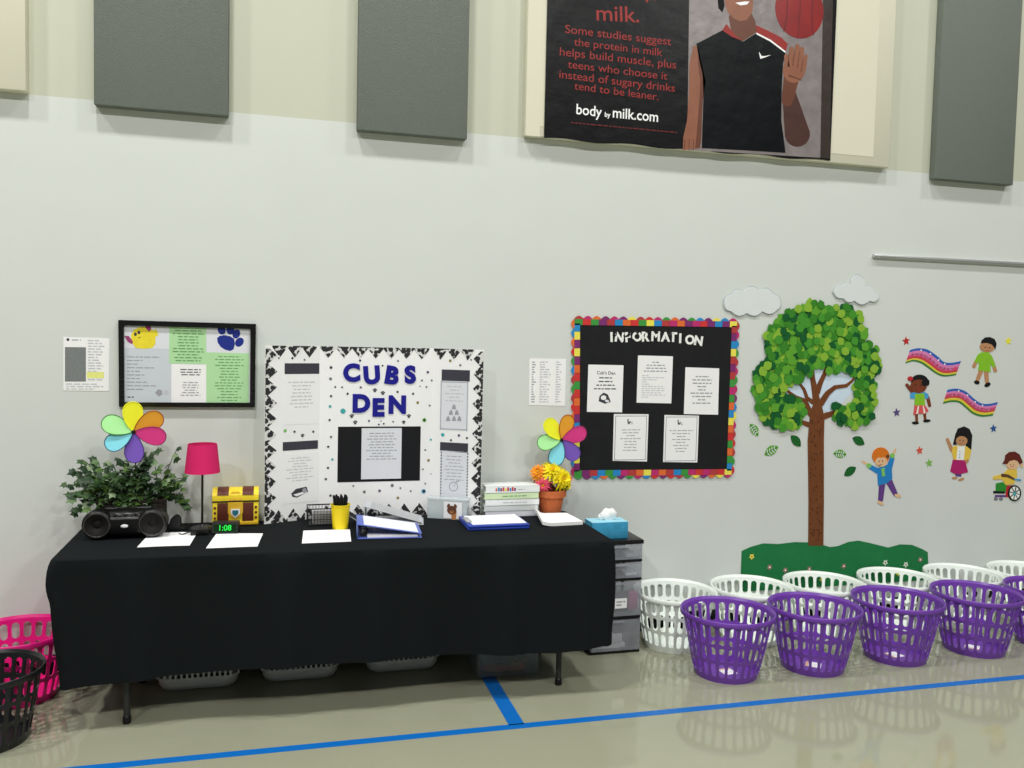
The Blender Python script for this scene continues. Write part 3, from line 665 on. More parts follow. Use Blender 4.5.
cutout('cutout child with orange hair, blue sweater and purple trousers, arms raised', [
    (D_(limb((100, 280), (25, 232), 34, 20)), pale), (D_(limb((355, 170), (388, 100), 34, 20)), pale),
    (D_(limb((190, 340), (105, 290), 60, 50)), blue2), (D_(limb((320, 300), (352, 200), 64, 50)), blue2), (D_(ell((95, 280), 28, 26)), scarf), (D_(ell((352, 172), 26, 28)), scarf),
    (D_(limb((240, 490), (224, 655), 66, 54)), vio), (D_(limb((320, 460), (388, 595), 72, 50)), vio), (D_(ell((222, 690), 40, 18, 14, .5)), pale), (D_(ell((412, 610), 40, 18, 14, .2)), pale),
    (D_([(190, 310), (300, 270), (345, 310), (352, 425), (280, 480), (195, 498), (190, 400)]), blue2),
    (D_(ell((225, 175), 95, 95)), orng), (D_(ell((228, 238), 66, 56, 20, -.1)), pale), (D_([(150, 220), (160, 180), (230, 195), (300, 170), (300, 130), (160, 130)]), orng),
    (D_(ell((205, 232), 6, 8, 8)), DK), (D_(ell((240, 228), 6, 8, 8)), DK), (D_([(180, 262), (205, 276), (240, 262), (208, 284)]), DK),
    (D_([(225, 315), (270, 305), (262, 345), (272, 395), (238, 398), (232, 350)]), scarf), (D_(ell((300, 178), 18, 20)), brn)], (885, 502))
E_ = S_(940, 420, 11.8)
cutout('cutout girl with long black hair, yellow cardigan and magenta skirt', [
    (E_([(175, 630), (250, 625), (250, 670), (185, 665)]), vio), (E_(ell((172, 685), 34, 16)), tan), (E_(ell((250, 700), 38, 16, 14, -.3)), tan),
    (E_(limb((140, 360), (85, 230), 44, 36)), tan), (E_([(180, 170), (210, 100), (285, 75), (345, 105), (378, 180), (366, 352), (305, 335), (300, 250), (200, 250), (190, 295), (152, 290)]), DK),
    (E_([(150, 315), (200, 300), (310, 310), (368, 355), (340, 475), (160, 472), (135, 380)]), yel), (E_([(205, 305), (292, 310), (278, 472), (188, 470)]), wht), (E_(limb((320, 480), (268, 540), 36, 30)), tan),
    (E_([(150, 468), (290, 474), (328, 615), (240, 636), (170, 634), (118, 608)]), mag), (E_(ell((252, 245), 68, 56)), tan), (E_([(185, 215), (205, 130), (310, 140), (325, 225), (280, 188), (220, 185)]), DK),
    (E_(ell((230, 240), 6, 7, 8)), DK), (E_(ell((268, 244), 6, 7, 8)), DK), (E_([(232, 268), (248, 276), (266, 270), (248, 284)]), redc),
    (E_(ell((228, 370), 6, 6, 8)), bl_), (E_(ell((226, 405), 6, 6, 8)), bl_), (E_(ell((224, 440), 6, 6, 8)), bl_)], (958, 481))
H_ = S_(984, 445, 12.8)
whl = [(H_(ell((385, 615), 84, 102, 28)), DK), (H_(ell((385, 615), 66, 84, 24)), wht)]+[(H_(limb((385, 615), (385+70*math.cos(k*PI/4+.2), 615+88*math.sin(k*PI/4+.2)), 12, 8)), DK) for k in range(8)]+[(H_(ell((383, 622), 20, 24, 14)), teal)]
cutout('cutout child with maroon hair sitting in a red wheelchair', [
    (H_(ell((150, 690), 26, 24)), gry), (H_(ell((215, 690), 26, 24)), gry), (H_([(140, 640), (320, 640), (320, 668), (135, 665)]), vio), (H_([(270, 515), (350, 515), (330, 670), (275, 665)]), redc),
    (H_([(150, 490), (230, 475), (290, 500), (275, 600), (145, 600)]), gre), (H_([(118, 588), (265, 592), (262, 622), (115, 618)]), DK),
    (H_(limb((250, 400), (130, 420), 70, 44)), yel), (H_([(300, 310), (415, 310), (420, 400), (380, 500), (270, 510), (230, 440), (240, 370)]), yel),
    (H_(limb((235, 388), (300, 395), 46, 40)), brn), (H_(limb((300, 395), (385, 440), 40, 26)), brn), (H_(limb((390, 440), (460, 448), 20, 24)), bl_),
    (H_(ell((360, 250), 80, 62)), pale), (H_(ell((478, 262), 18, 26)), pale), (H_([(232, 238), (262, 190), (270, 130), (320, 90), (390, 84), (450, 120), (480, 190), (492, 220), (455, 248), (430, 205), (380, 190), (320, 205), (290, 245)]), maroon),
    (H_(ell((335, 250), 6, 6, 8)), DK), (H_(ell((375, 252), 6, 6, 8)), DK), (H_([(330, 268), (352, 275), (375, 268), (352, 282)]), redc)]+whl, (1006, 502))
RB = [cm('banner_blue', (44, 90, 170)), cm('banner_pink', (204, 120, 170)), cm('banner_rose', (196, 72, 110)), cm('banner_red', (186, 60, 70)), cm('banner_yellow', (206, 190, 60)), cm('banner_green', (48, 116, 52))]
def cat_rom(P, n=6):
    out = []
    for i in range(len(P)-1):
        p0, p1, p2, p3 = P[max(i-1, 0)], P[i], P[i+1], P[min(i+2, len(P)-1)]
        for k in range(n):
            t = k/n; out.append(tuple(.5*((2*p1[j])+(-p0[j]+p2[j])*t+(2*p0[j]-5*p1[j]+4*p2[j]-p3[j])*t*t+(-p0[j]+3*p1[j]-3*p2[j]+p3[j])*t**3) for j in (0, 1)))
    return out+[P[-1]]
def banner(tp, bt, label, fr_):
    tp = cat_rom(A_(tp)); bt = cat_rom(A_(bt)); m = MB()
    L = lambda w_: [(a[0]+(b[0]-a[0])*w_, a[1]+(b[1]-a[1])*w_) for a, b in zip(tp, bt)]
    for k in range(6):
        fslab(m, WALL, PXS(WALL, L(fr_[k])+L(fr_[k+1])[::-1]), RB[k], .0006, .0018)
    for k in (8, 14, 20, 26): fpoly(m, WALL, ell(WALL.px(*L(.14)[k]), .006, .006, 8), wht, .0021)
    r_ = random.Random(2)
    for k in range(3, 34): fpoly(m, WALL, [WALL.px(*q_) for q_ in [L(.34)[k], L(.34)[k+1], L(.52+.08*r_.random())[k+1], L(.52)[k]]] if k % 2 else ell(WALL.px(*L(.46)[k]), .007, .007, 6), RB[1] if k % 3 else RB[2], .0021)
    p = W(*bt[len(bt)//2]); tag(m.build('rainbow_banner', loc=(p.x, 0, p.z)), label, 'wall decoration', 'rainbow banners on the wall')
banner([(85, 85), (160, 70), (240, 85), (320, 140), (370, 185), (430, 195), (520, 180)], [(45, 200), (110, 182), (180, 200), (240, 240), (310, 290), (380, 312), (475, 300)], 'wavy rainbow banner above the waving girl in the red skirt', [0, .18, .42, .62, .76, .88, 1])
banner([(405, 425), (480, 415), (560, 440), (630, 500), (690, 540), (760, 545), (835, 530)], [(365, 545), (430, 530), (500, 535), (560, 580), (620, 630), (700, 655), (790, 645)], 'wavy rainbow banner below the boy in the green shirt', [0, .18, .34, .52, .68, .86, 1])
for x, y, c, lb in ((906, 341, redc, 'red paper star above the left rainbow banner'), (896.5, 412.5, cm('star_violet', (84, 70, 120)), 'purple paper star left of the girl in the red skirt'), (919.5, 450.5, cm('star_orange', (200, 80, 60)), 'orange paper star above the green star'),
                    (929, 463, cm('star_green', (120, 170, 80)), 'light green paper star below the orange star'), (993.3, 428.5, cm('star_blue', (40, 80, 140)), 'blue paper star above the child in the wheelchair'), (1008.3, 341, cm('star_yellow', (222, 214, 60)), 'yellow paper star to the right of the boy in the green shirt')):
    c0 = WALL.px(x, y); m = MB(); fslab(m, WALL, star(c0, .030, .0135, rot=PI/2+.15), c, .0006, .002); tag(m.build('paper_star', loc=(c0[0], 0, c0[1]-.03)), lb, 'wall decoration', 'paper stars on the wall')

# ------------------------------------------------------------------ table and cloth
TX0, TX1, TY0, TY1, TZ = -.893, 1.592, -.715, -.075, .742
METD = mat('dark_grey_steel', (52, 54, 54), .4, .5, k=1, metal=.3)
table = thing('folding_table', 'long folding table standing against the wall under the black cloth', 'table', ((TX0+TX1)/2, (TY0+TY1)/2, 0))
m = MB(); m.box((TX0, TY0, TZ-.045), (TX1, TY1, TZ), mat('grey_tabletop', (150, 150, 146), .5), .012); m.build('tabletop', table, True)
for lx in (-.615, 1.383):
    for ly in (-.66, -.2):
        m = MB(); m.tube([(lx, ly, TZ-.045), (lx, ly, .45), (lx, ly, .02)], .0145, METD, 10); m.lathe([(.017, 0), (.018, .03), (.015, .034)], BLACK, (lx, ly, 0), 12, cap0=True); m.build('leg', table, True)
    m = MB(); m.tube([(lx, -.66, .62), (lx, -.2, .62)], .010, METD, 8); m.build('crossbar', table, True)
CLOTH = mat('black_tablecloth', (24, 27, 29), .92, .08, k=1, noise=.15, nscale=300, bump=.15, bscale=400)
m = MB(); per = []
x0, x1, y0, y1, rr = TX0-.012, TX1+.012, TY0-.012, TY1+.012, .03
def lerp_tab(x, tab):
    for (a, va), (b, vb) in zip(tab, tab[1:]):
        if x <= b: return va+(vb-va)*max(0, (x-a)/(b-a))
    return tab[-1][1]
HEM = [(-.9, .200), (-.6, .216), (-.14, .238), (.75, .240), (1.33, .222), (1.6, .243)]
def arc(cx, cy, a0, a1, n=6): return [(cx+rr*math.cos(a0+(a1-a0)*k/n), cy+rr*math.sin(a0+(a1-a0)*k/n), math.cos(a0+(a1-a0)*k/n), math.sin(a0+(a1-a0)*k/n)) for k in range(n+1)]
def seg(xa, ya, xb, yb, nx_, ny_, n): return [(xa+(xb-xa)*k/n, ya+(yb-ya)*k/n, nx_, ny_) for k in range(1, n)]
per += arc(x0+rr, y0+rr, PI, 1.5*PI)+seg(x0+rr, y0, x1-rr, y0, 0, -1, 120)+arc(x1-rr, y0+rr, 1.5*PI, 2*PI)+seg(x1, y0+rr, x1, y1-rr, 1, 0, 36)+arc(x1-rr, y1-rr, 0, .5*PI)+seg(x1-rr, y1, x0+rr, y1, 0, 1, 60)+arc(x0+rr, y1-rr, .5*PI, PI)+seg(x0, y1-rr, x0, y0+rr, -1, 0, 36)
NP = len(per); rows = 22; vs = []; fs = []
def wave(x, y, nx_, ny_):
    if ny_ > .5: return 0
    s_ = x*1.0 if abs(ny_) > .5 else y+3.7
    return .45*math.sin(s_*5.3+.6)+.35*math.sin(s_*11.7+1.9)+.25*math.sin(s_*19+.4)+.15*math.sin(s_*31)
for r_ in range(rows+1):
    t = r_/rows
    for x, y, nx_, ny_ in per:
        w_ = wave(x, y, nx_, ny_); hem = .252+.012*math.sin(x*3.1+.4)+.008*w_
        if ny_ > .5: hem = .32
        else: hem = lerp_tab(x, HEM)+.005*w_
        z = TZ+.008-(TZ+.008-hem)*t; amp = .042*t**.7
        o = (0 if t == 0 else .003)+amp*w_+.006*t
        corner = 1 if abs(nx_*ny_) > .05 else 0
        if corner and ny_ < 0: o += .012*math.sin(PI*min(1, t*1.2))**.8+.008*t
        ou, ov = nx_*o, ny_*o
        if ny_ > .3: ou, ov = nx_*.004, min(ny_*.004, .01)
        if ny_ > .3: sk = 0
        else: sk = -.085*max(0, (x-x0)/(x1-x0))*min(1, max(0, (y1-y)/(y1-y0)))
        tx = -.018*math.sin(PI*min(1, t*3))*math.exp(-max(0, x-x0)/.12)+.055*t**1.3*math.exp(-max(0, x-x0)/.22)-.022*t*math.exp(-max(0, x1-x)/.2)
        vs.append(Vector((x+ou+tx, y+ov+sk, z)))
for r_ in range(rows):
    for k in range(NP):
        k2 = (k+1) % NP; fs.append([r_*NP+k, (r_+1)*NP+k, (r_+1)*NP+k2, r_*NP+k2])
# rounded fold from top to drape
inner = len(vs)
def skw(x, y): return y-.085*max(0, (x-x0)/(x1-x0))*min(1, max(0, (y1-y)/(y1-y0)))
for x, y, nx_, ny_ in per: vs.append(Vector((x-nx_*.006, skw(x, y)-ny_*.006, TZ+.0125)))
for x, y, nx_, ny_ in per: vs.append(Vector((x-nx_*.016, skw(x, y)-ny_*.016, TZ+.0135)))
for k in range(NP):
    k2 = (k+1) % NP; fs.append([inner+k, k, k2, inner+k2]); fs.append([inner+NP+k, inner+k, inner+k2, inner+NP+k2])
fs.append([inner+NP+k for k in range(NP)])
m.add(vs, fs, CLOTH, True)
cl = m.build('tablecloth', loc=((TX0+TX1)/2, (TY0+TY1)/2, .2)); tag(cl, 'black tablecloth draped over the long table', 'tablecloth')
ZT = TZ+.0138

# ------------------------------------------------------------------ laundry baskets
def basket(matl, name, label, group, loc, rz=0, Rt=.238, Rb=.163, H=.315, extra=None):
    t = thing(name, label, 'laundry basket', loc, rz, group)
    z0, z1 = .012, H-.02
    def rad(z): return Rb+(Rt-.012-Rb)*(z/H)**.85
    NA = 26; rowsz = [(.032, .106), (.122, .194), (.210, H-.030)]
    m = MB(); th = .0045
    def ringpt(a, z, inner): r_ = rad(z)-(th if inner else 0); return Vector((r_*math.cos(a), r_*math.sin(a), z))
    for inner in (0, 1):
        for j, (za, zb) in enumerate(rowsz):
            lo = .004 if j == 0 else (rowsz[j-1][1]+za)/2; hi = H-.012 if j == 2 else (zb+rowsz[j+1][0])/2
            for i in range(NA):
                a0 = 2*PI*i/NA; da = 2*PI/NA; ac = a0+da/2; hw = da*.335; hz = (zb-za)/2; zc = (za+zb)/2; rv = min(hz*.8, hw*rad(zc))
                hole = []; K = 16
                for k in range(K):
                    q_ = 2*PI*k/K; cx, sx_ = math.cos(q_), math.sin(q_)
                    zz = zc+(hz-rv)*(1 if sx_ > 1e-6 else -1 if sx_ < -1e-6 else 0)+rv*sx_; hole.append((ac+hw*cx, zz))
                out = []
                for k in range(K):
                    q_ = 2*PI*k/K; cx, sx_ = math.cos(q_), math.sin(q_); s_ = 1/max(abs(cx), abs(sx_)); out.append((ac+da/2*cx*s_, (lo+hi)/2+(hi-lo)/2*sx_*s_))
                vs = [ringpt(a, z, inner) for a, z in out]+[ringpt(a, z, inner) for a, z in hole]
                fs = [[k, (k+1) % K, K+(k+1) % K, K+k] for k in range(K)]
                if inner: fs = [f[::-1] for f in fs]
                m.add(vs, fs, matl, True)
                if not inner:
                    hi_ = [ringpt(a, z, 1) for a, z in hole]; ho = [ringpt(a, z, 0) for a, z in hole]
                    m.add(ho+hi_, [[k, (k+1) % K, K+(k+1) % K, K+k] for k in range(K)], matl)
    m.build('lattice_wall', t)
    m = MB(); rt = Rt-.012
    m.lathe([(rt-.004, H-.014), (rt+.002, H-.006), (rt+.006, H), (Rt-.003, H), (Rt, H-.004), (Rt, H-.022), (Rt-.003, H-.026), (rt+.004, H-.024), (rt+.001, H-.014), (rt-.004, H-.014)], matl, n=64); m.build('rim', t)
    m = MB(); m.lathe([(0, .006), (Rb-.005, .006), (Rb-.004, .012), (Rb+.001, .012), (Rb+.001, 0), (Rb-.012, 0), (Rb-.014, .003), (0, .003)], matl, n=48)
    m.build('base', t)
    if extra:
        m = MB(); m.box((-.03, -.045, .0065), (.045, .02, .0072), PAPER); m.box((-.03, .02, .0065), (.045, .035, .0073), mat('tan_label', (205, 165, 140))); m.build('label_sticker', t)
    return t
PURP = mat('purple_plastic', (100, 56, 148), .32, .5, k=1.3, noise=.03)
WHT = mat('white_basket_plastic', (226, 234, 226), .35, .5, noise=.01)
PINK = mat('pink_plastic', (206, 22, 118), .32, .5, k=1.25, noise=.03)
BLKB = mat('black_basket_plastic', (26, 27, 29), .3, .5, k=1, noise=.05)
def rebasket(src, label, loc, rz):
    c = copy_tree(src); c.location = loc; c.rotation_euler = (0, 0, rz); c['label'] = label; return c
pb = basket(PURP, 'laundry_basket', 'round purple laundry basket, first in the front row from the table', 'purple laundry baskets in the front row', (2.297, -.695, 0), .1, Rt=.245, Rb=.160, H=.337, extra=True)
for x, y, r_, lb in ((2.806, -.715, .9, 'round purple laundry basket, second in the front row from the table'), (3.357, -.685, 1.7, 'round purple laundry basket, third in the front row from the table'),
                     (3.903, -.675, 2.3, 'round purple laundry basket, fourth in the front row from the table'), (4.425, -.685, 3.3, 'round purple laundry basket at the right edge of the picture, last in the front row')):
    rebasket(pb, lb, (x, y, 0), r_)
wb = basket(WHT, 'laundry_basket', 'round white laundry basket next to the plastic drawer tower, first in the back row', 'white laundry baskets in the back row', (2.216, -.242, 0), .2)
for x, y, r_, lb in ((2.705, -.25, .6, 'round white laundry basket, second in the back row from the drawer tower'), (3.19, -.255, 1.2, 'round white laundry basket, third in the back row, in front of the paper hill'),
                     (3.715, -.255, 1.5, 'round white laundry basket, fourth in back row, by right end of the paper hill'), (4.215, -.25, 2.2, 'round white laundry basket, fifth in the back row, below the wheelchair cutout'),
                     (4.70, -.27, 2.9, 'round white laundry basket at the right edge of the picture, last in the back row')):
    rebasket(wb, lb, (x, y, 0), r_)
basket(PINK, 'laundry_basket', 'round pink laundry basket against the wall left of the table', 'laundry baskets left of the table', (-1.148, -.25, 0), .3)
basket(BLKB, 'laundry_basket', 'round black laundry basket in front of the pink one', 'laundry baskets left of the table', (-1.152, -.713, 0), .8, Rt=.225, Rb=.16, H=.31)

# rectangular white baskets and bin under the table
def crate(loc, label):
    t = thing('laundry_crate', label, 'laundry basket', loc, 0, 'white rectangular baskets under the table'); m = MB()
    L, D, H, n = .40, .27, .23, 10
    def rr_(hx, hy, r_, z, n_=6):
        out = []
        for cx, cy, a0 in ((hx-r_, hy-r_, 0), (-hx+r_, hy-r_, PI/2), (-hx+r_, -hy+r_, PI), (hx-r_, -hy+r_, 1.5*PI)):
            for k in range(n_+1): a = a0+PI/2*k/n_; out.append(Vector((cx+r_*math.cos(a), cy+r_*math.sin(a), z)))
        return out
    rings = [rr_(L/2-.045, D/2-.045, .05, 0), rr_(L/2-.03, D/2-.03, .06, .006), rr_(L/2-.018, D/2-.018, .06, .03), rr_(L/2-.014, D/2-.014, .06, .066)]
    k_ = len(rings[0]); vs = [v for r_ in rings for v in r_]; fs = [list(range(k_))[::-1]]
    for i in range(3):
        for k in range(k_): k2 = (k+1) % k_; fs.append([i*k_+k, i*k_+k2, (i+1)*k_+k2, (i+1)*k_+k])
    inn = [v*1 for v in rings[3]]; m.add(vs, fs, WHITEPL, True); m.build('tub', t)
    m = MB(); up_ = rr_(L/2, D/2, .06, H); lo_ = rings[3]
    def edge(a, b, n_): return [a+(b-a)*k/n_ for k in range(n_+1)]
    for sx, sy in ((1, -1), (1, 1)):
        for k in range(13):
            x = -L/2+.05+k*(L-.1)/12; m.tube([(x, sy*(D/2-.016), .06), (x+.006, sy*(D/2-.003), H-.01)], .006, WHITEPL, 6)
    for sx in (1, -1):
        for k in range(8):
            y = -D/2+.05+k*(D-.1)/7; m.tube([(sx*(L/2-.016), y, .06), (sx*(L/2-.003), y, H-.01)], .006, WHITEPL, 6)
    m.build('lattice_wall', t)
    m = MB(); m.tube([v for v in up_], .010, WHITEPL, 8, closed=True); m.build('rim', t)
    return t
crate((-.345, -.245, 0), 'white rectangular basket under the left end of the table')
crate((.135, -.235, 0), 'white rectangular basket under the middle of the table, between two others')
crate((.650, -.225, 0), 'white rectangular basket under the table, nearest the clear bin')
CLEAR = mat('clear_plastic', (196, 208, 212), .12, .5, k=1, noise=0, alpha=.2)
t = thing('storage_bin', 'clear plastic bin with dark and orange contents under the right end of the table', 'storage bin', (1.165, -.37, 0))
m = MB(); L, D, H, th = .32, .26, .2, .004
for a, b in (((-L/2, -D/2, 0), (L/2, -D/2+th, H)), ((-L/2, D/2-th, 0), (L/2, D/2, H)), ((-L/2, -D/2, 0), (-L/2+th, D/2, H)), ((L/2-th, -D/2, 0), (L/2, D/2, H)), ((-L/2, -D/2, 0), (L/2, D/2, th))): m.box(a, b, CLEAR, .001)
m.build('body', t)
m = MB(); m.box((-L/2-.012, -D/2-.012, H), (L/2+.012, D/2+.012, H+.018), WHITEPL, .005); m.build('lid', t)
m = MB(); m.ball((-.02, 0, .09), (.105, .10, .085), BLACKM); m.ball((.06, .02, .07), (.07, .08, .06), BLACKM); m.build('dark_contents', t)
m = MB(); m.ball((-.05, -.06, .025), (.075, .05, .02), mat('orange_cloth', (170, 96, 50), .8, .2, noise=.2)); m.ball((.05, -.07, .025), (.06, .05, .02), MATS['orange_cloth']); m.build('orange_contents', t)

# ------------------------------------------------------------------ drawer tower and tissue box
dx0, dx1, dy0, dy1 = 1.672, 1.973, -.325, -.045
t = thing('drawer_tower', 'tower of four translucent grey plastic drawers in a black frame, right of the table', 'drawer unit', ((dx0+dx1)/2, (dy0+dy1)/2, 0))
SMOKE = mat('smoky_clear_plastic', (176, 180, 188), .22, .5, k=1, noise=.12, nscale=14, alpha=.34)
zs = [0, .193, .403, .505, .60]
m = MB()
for z in (.0, .193, .405, .508): m.box((dx0, dy0+.004, z), (dx1, dy1, z+.016), BLACK, .003)
for x in (dx0, dx1-.007):
    m.box((x, dy1-.03, 0), (x+.007, dy1, .612), BLACK)
m.box((dx0-.003, dy0-.006, .610), (dx1+.003, dy1, .634), BLACK, .005)
m.build('frame', t, True)
for k, (za, zb) in enumerate(((.018, .190), (.211, .402), (.423, .505), (.526, .607))):
    m = MB(); a, b = dx0+.010, dx1-.004
    m.box((a, dy0-.004, za), (b, dy0, zb), SMOKE, .0015); m.box((a, dy0, za), (a+.003, dy1-.01, zb), SMOKE); m.box((b-.003, dy0, za), (b, dy1-.01, zb), SMOKE); m.box((a, dy0, za), (b, dy1-.01, za+.003), SMOKE); m.box((a, dy1-.013, za), (b, dy1-.01, zb), SMOKE)
    dr = m.build('drawer', t, True)
    m = MB(); m.box(((a+b)/2-.05, dy0-.016, zb-.014), ((a+b)/2+.05, dy0-.003, zb-.004), SMOKE, .002); m.build('handle', dr, True)
    m = MB(); rr2 = random.Random(k)
    if k == 1:
        m.box((dx0+.226, dy0+.010, za+.03), (dx0+.282, dy0+.06, za+.125), mat('pink_item', (180, 60, 120), noise=.1), .004); m.build('pink_contents', dr, True)
        m = MB(); m.box((dx0+.125, dy0+.004, za+.02), (dx0+.224, dy0+.010, za+.135), BLACKM, .002); m.build('dark_contents', dr, True)
        m = MB(); m.box((dx0+.142, dy0-.0056, za+.045), (dx0+.212, dy0-.0044, za+.10), PAPER)
        flines(m, Fr((0, dy0-.0058, 0), (1, 0, 0), (0, 0, 1)), dx0+.150, za+.055, dx0+.205, za+.09, 2, INK, 0, 2); m.build('label_sticker', dr, True)
    elif k == 0:
        m.box((dx0+.03, dy0+.02, za+.006), (dx0+.22, dy1-.03, za+.03), PAPER, .002); m.box((dx0+.05, dy0+.02, za+.032), (dx0+.20, dy0+.03, za+.085), PAPERG, .002, M=None); m.build('paper_contents', dr, True)
    else:
        for q_ in range(3): m.box((dx0+.03+.09*q_, dy0+.02, za+.005), (dx0+.10+.09*q_, dy1-.04, za+.02+.02*rr2.random()), BLACKM if q_ % 2 else PAPERG, .003)
        m.build('contents', dr, True)
tx0, tx1, ty0, ty1, tz0 = 1.685, 1.898, -.285, -.165, .6345
t = thing('tissue_box', 'blue patterned tissue box on top of the drawer tower', 'tissue box', ((tx0+tx1)/2, (ty0+ty1)/2, tz0))
TB = mat('blue_box_print', (54, 140, 178), .5, .4, noise=.35, nscale=24); TBT = mat('pale_blue_box_top', (150, 205, 222), .5, .4, noise=.08, nscale=20)
m = MB(); m.box((tx0, ty0, tz0), (tx1, ty1, tz0+.092), TB, .002); m.box((tx0+.001, ty0+.001, tz0+.092), (tx1-.001, ty1-.001, tz0+.0935), TBT); m.build('carton', t, True)
def tissue(cx, cy, cz, s_, seed):
    rnd = random.Random(int(seed*10)); m = MB(); n = 28; rws = 9; vs = []; fs = []
    for j in range(rws):
        tj = j/(rws-1); r_ = s_*(.55+.75*math.sin(tj*2.2))*(1-.55*tj**3)
        for i in range(n):
            a = 2*PI*i/n; k = 1+.28*math.sin(3*a+seed+tj*2)+.16*math.sin(7*a+tj*4)+.05*rnd.uniform(-1, 1)
            vs.append(Vector((cx+r_*k*math.cos(a)*1.15, cy+r_*k*math.sin(a)*.55, cz+s_*1.9*tj*(1+.15*math.sin(2*a+seed)))))
    for j in range(rws-1):
        for i in range(n): i2 = (i+1) % n; fs.append([j*n+i, j*n+i2, (j+1)*n+i2, (j+1)*n+i])
    fs.append([(rws-1)*n+i for i in range(n)]); m.add(vs, fs, mat('tissue', (235, 240, 240), .9, .1, noise=.02), True); return m
m = tissue(1.805, -.225, tz0+.0935, .031, 2.6); m2 = tissue(1.765, -.222, tz0+.0935, .017, 1.2); m.add(m2.v, m2.f, MATS['tissue'], True)
m.build('tissue', t, True)

# ------------------------------------------------------------------ tri-fold display board
BRD = mat('white_display_board', (232, 236, 238), .7, .2, noise=.01)
ZIG = pattern_mat('black_white_border', (34, 34, 37), (206, 206, 204), 48, .62)
NAVY = mat('navy_letter_foam', (24, 24, 140), .45, .4, k=1.0, noise=.1, nscale=30)
BAR = mat('charcoal_strip', (62, 62, 72), .7, .3, k=1, noise=.08)
HB = .908
Lf, Rf = Vector((.228, -.05, ZT)), Vector((.826, -.05, ZT)); Lo, Ro = Vector((-.046, -.165, ZT)), Vector((1.076, -.185, ZT))
tri = thing('display_board', 'white tri-fold display board lettered CUBS DEN with a black and white zigzag border', 'display board', (.5, -.1, ZT))
frs = [Fr(Lo, Lf-Lo, (0, 0, 1)), Fr(Lf, Rf-Lf, (0, 0, 1)), Fr(Rf, Ro-Rf, (0, 0, 1))]; lens = [(Lf-Lo).length, (Rf-Lf).length, (Ro-Rf).length]
def X6(X, Y): return (256+X/4.267, 330+Y/4.267)
pn = []
for k, fr in enumerate(frs):
    m = MB(); fslab(m, fr, quad(0, 0, lens[k], HB), BRD, -.004, 0)
    pn.append(m.build('side_panel' if k != 1 else 'centre_panel', tri, True))
    m = MB(); L = lens[k]
    def tri_row(A, t, nrm, length, n, depth, base):
        st = length/n
        for i in range(n):
            a = (A[0]+t[0]*i*st, A[1]+t[1]*i*st); b = (A[0]+t[0]*(i+1)*st, A[1]+t[1]*(i+1)*st)
            p = [a, b, (b[0]+nrm[0]*base, b[1]+nrm[1]*base), ((a[0]+b[0])/2+nrm[0]*depth, (a[1]+b[1])/2+nrm[1]*depth), (a[0]+nrm[0]*base, a[1]+nrm[1]*base)]
            fslab(m, fr, p, ZIG, 0, .0012)
    nt_ = 7 if k == 1 else 3
    a0 = .035 if k == 0 else .0; wl = L-.035 if k != 1 else L
    if k == 2: a0 = .005
    tri_row((a0, HB), (1, 0), (0, -1), wl-.02, nt_, .06, .008)
    tri_row((a0, 0), (1, 0), (0, 1), wl-.02, nt_, .065, .008)
    if k == 0: tri_row((0, .01), (0, 1), (1, 0), HB-.02, 11, .062, .014)
    if k == 2: tri_row((L, .01), (0, 1), (-1, 0), HB-.02, 11, .055, .016)
    m.build('zigzag_border', tri, True)
fc = frs[1]
for ch, X, Y, r_ in (('C', 408, 182, .05), ('U', 494, 192, .08), ('B', 582, 193, -.15), ('S', 658, 190, .05), ('D', 450, 313, 0), ('E', 523, 330, 0), ('N', 603, 318, 0)):
    m = MB(); fglyph(m, fc, ch, fc.px(*X6(X, Y)), .100, NAVY, 0, .058, r_, .004); m.build('letter', tri, True)
DOTC = [mat('dot_'+n, c, .6, .3, noise=.05) for n, c in (('charcoal', (58, 58, 66)), ('grey', (104, 106, 116)), ('teal', (60, 160, 160)), ('green', (120, 180, 100)), ('olive', (130, 120, 60)), ('plum', (100, 80, 110)), ('sky', (110, 170, 200)))]
def dots(fr, L, pts, parent):
    for X, Y, r_, c in pts:
        m = MB(); u, v = fr.px(*X6(X, Y)); r0 = r_/4.267/186
        if c < 0:
            for du, dv, q_ in ((0, -.3, .7), (-.8, .35, .38), (-.25, .8, .4), (.35, .8, .4), (.85, .35, .38)): fpoly(m, fr, ell((u+du*r0, v+dv*r0), r0*q_, r0*q_*.9, 8), DOTC[0], .0014)
        else: fpoly(m, fr, ell((u, v), r0, r0, 12), DOTC[c], .0014)
        m.build('paw_sticker' if c < 0 else 'dot_sticker', tri, True)
rd = random.Random(21)
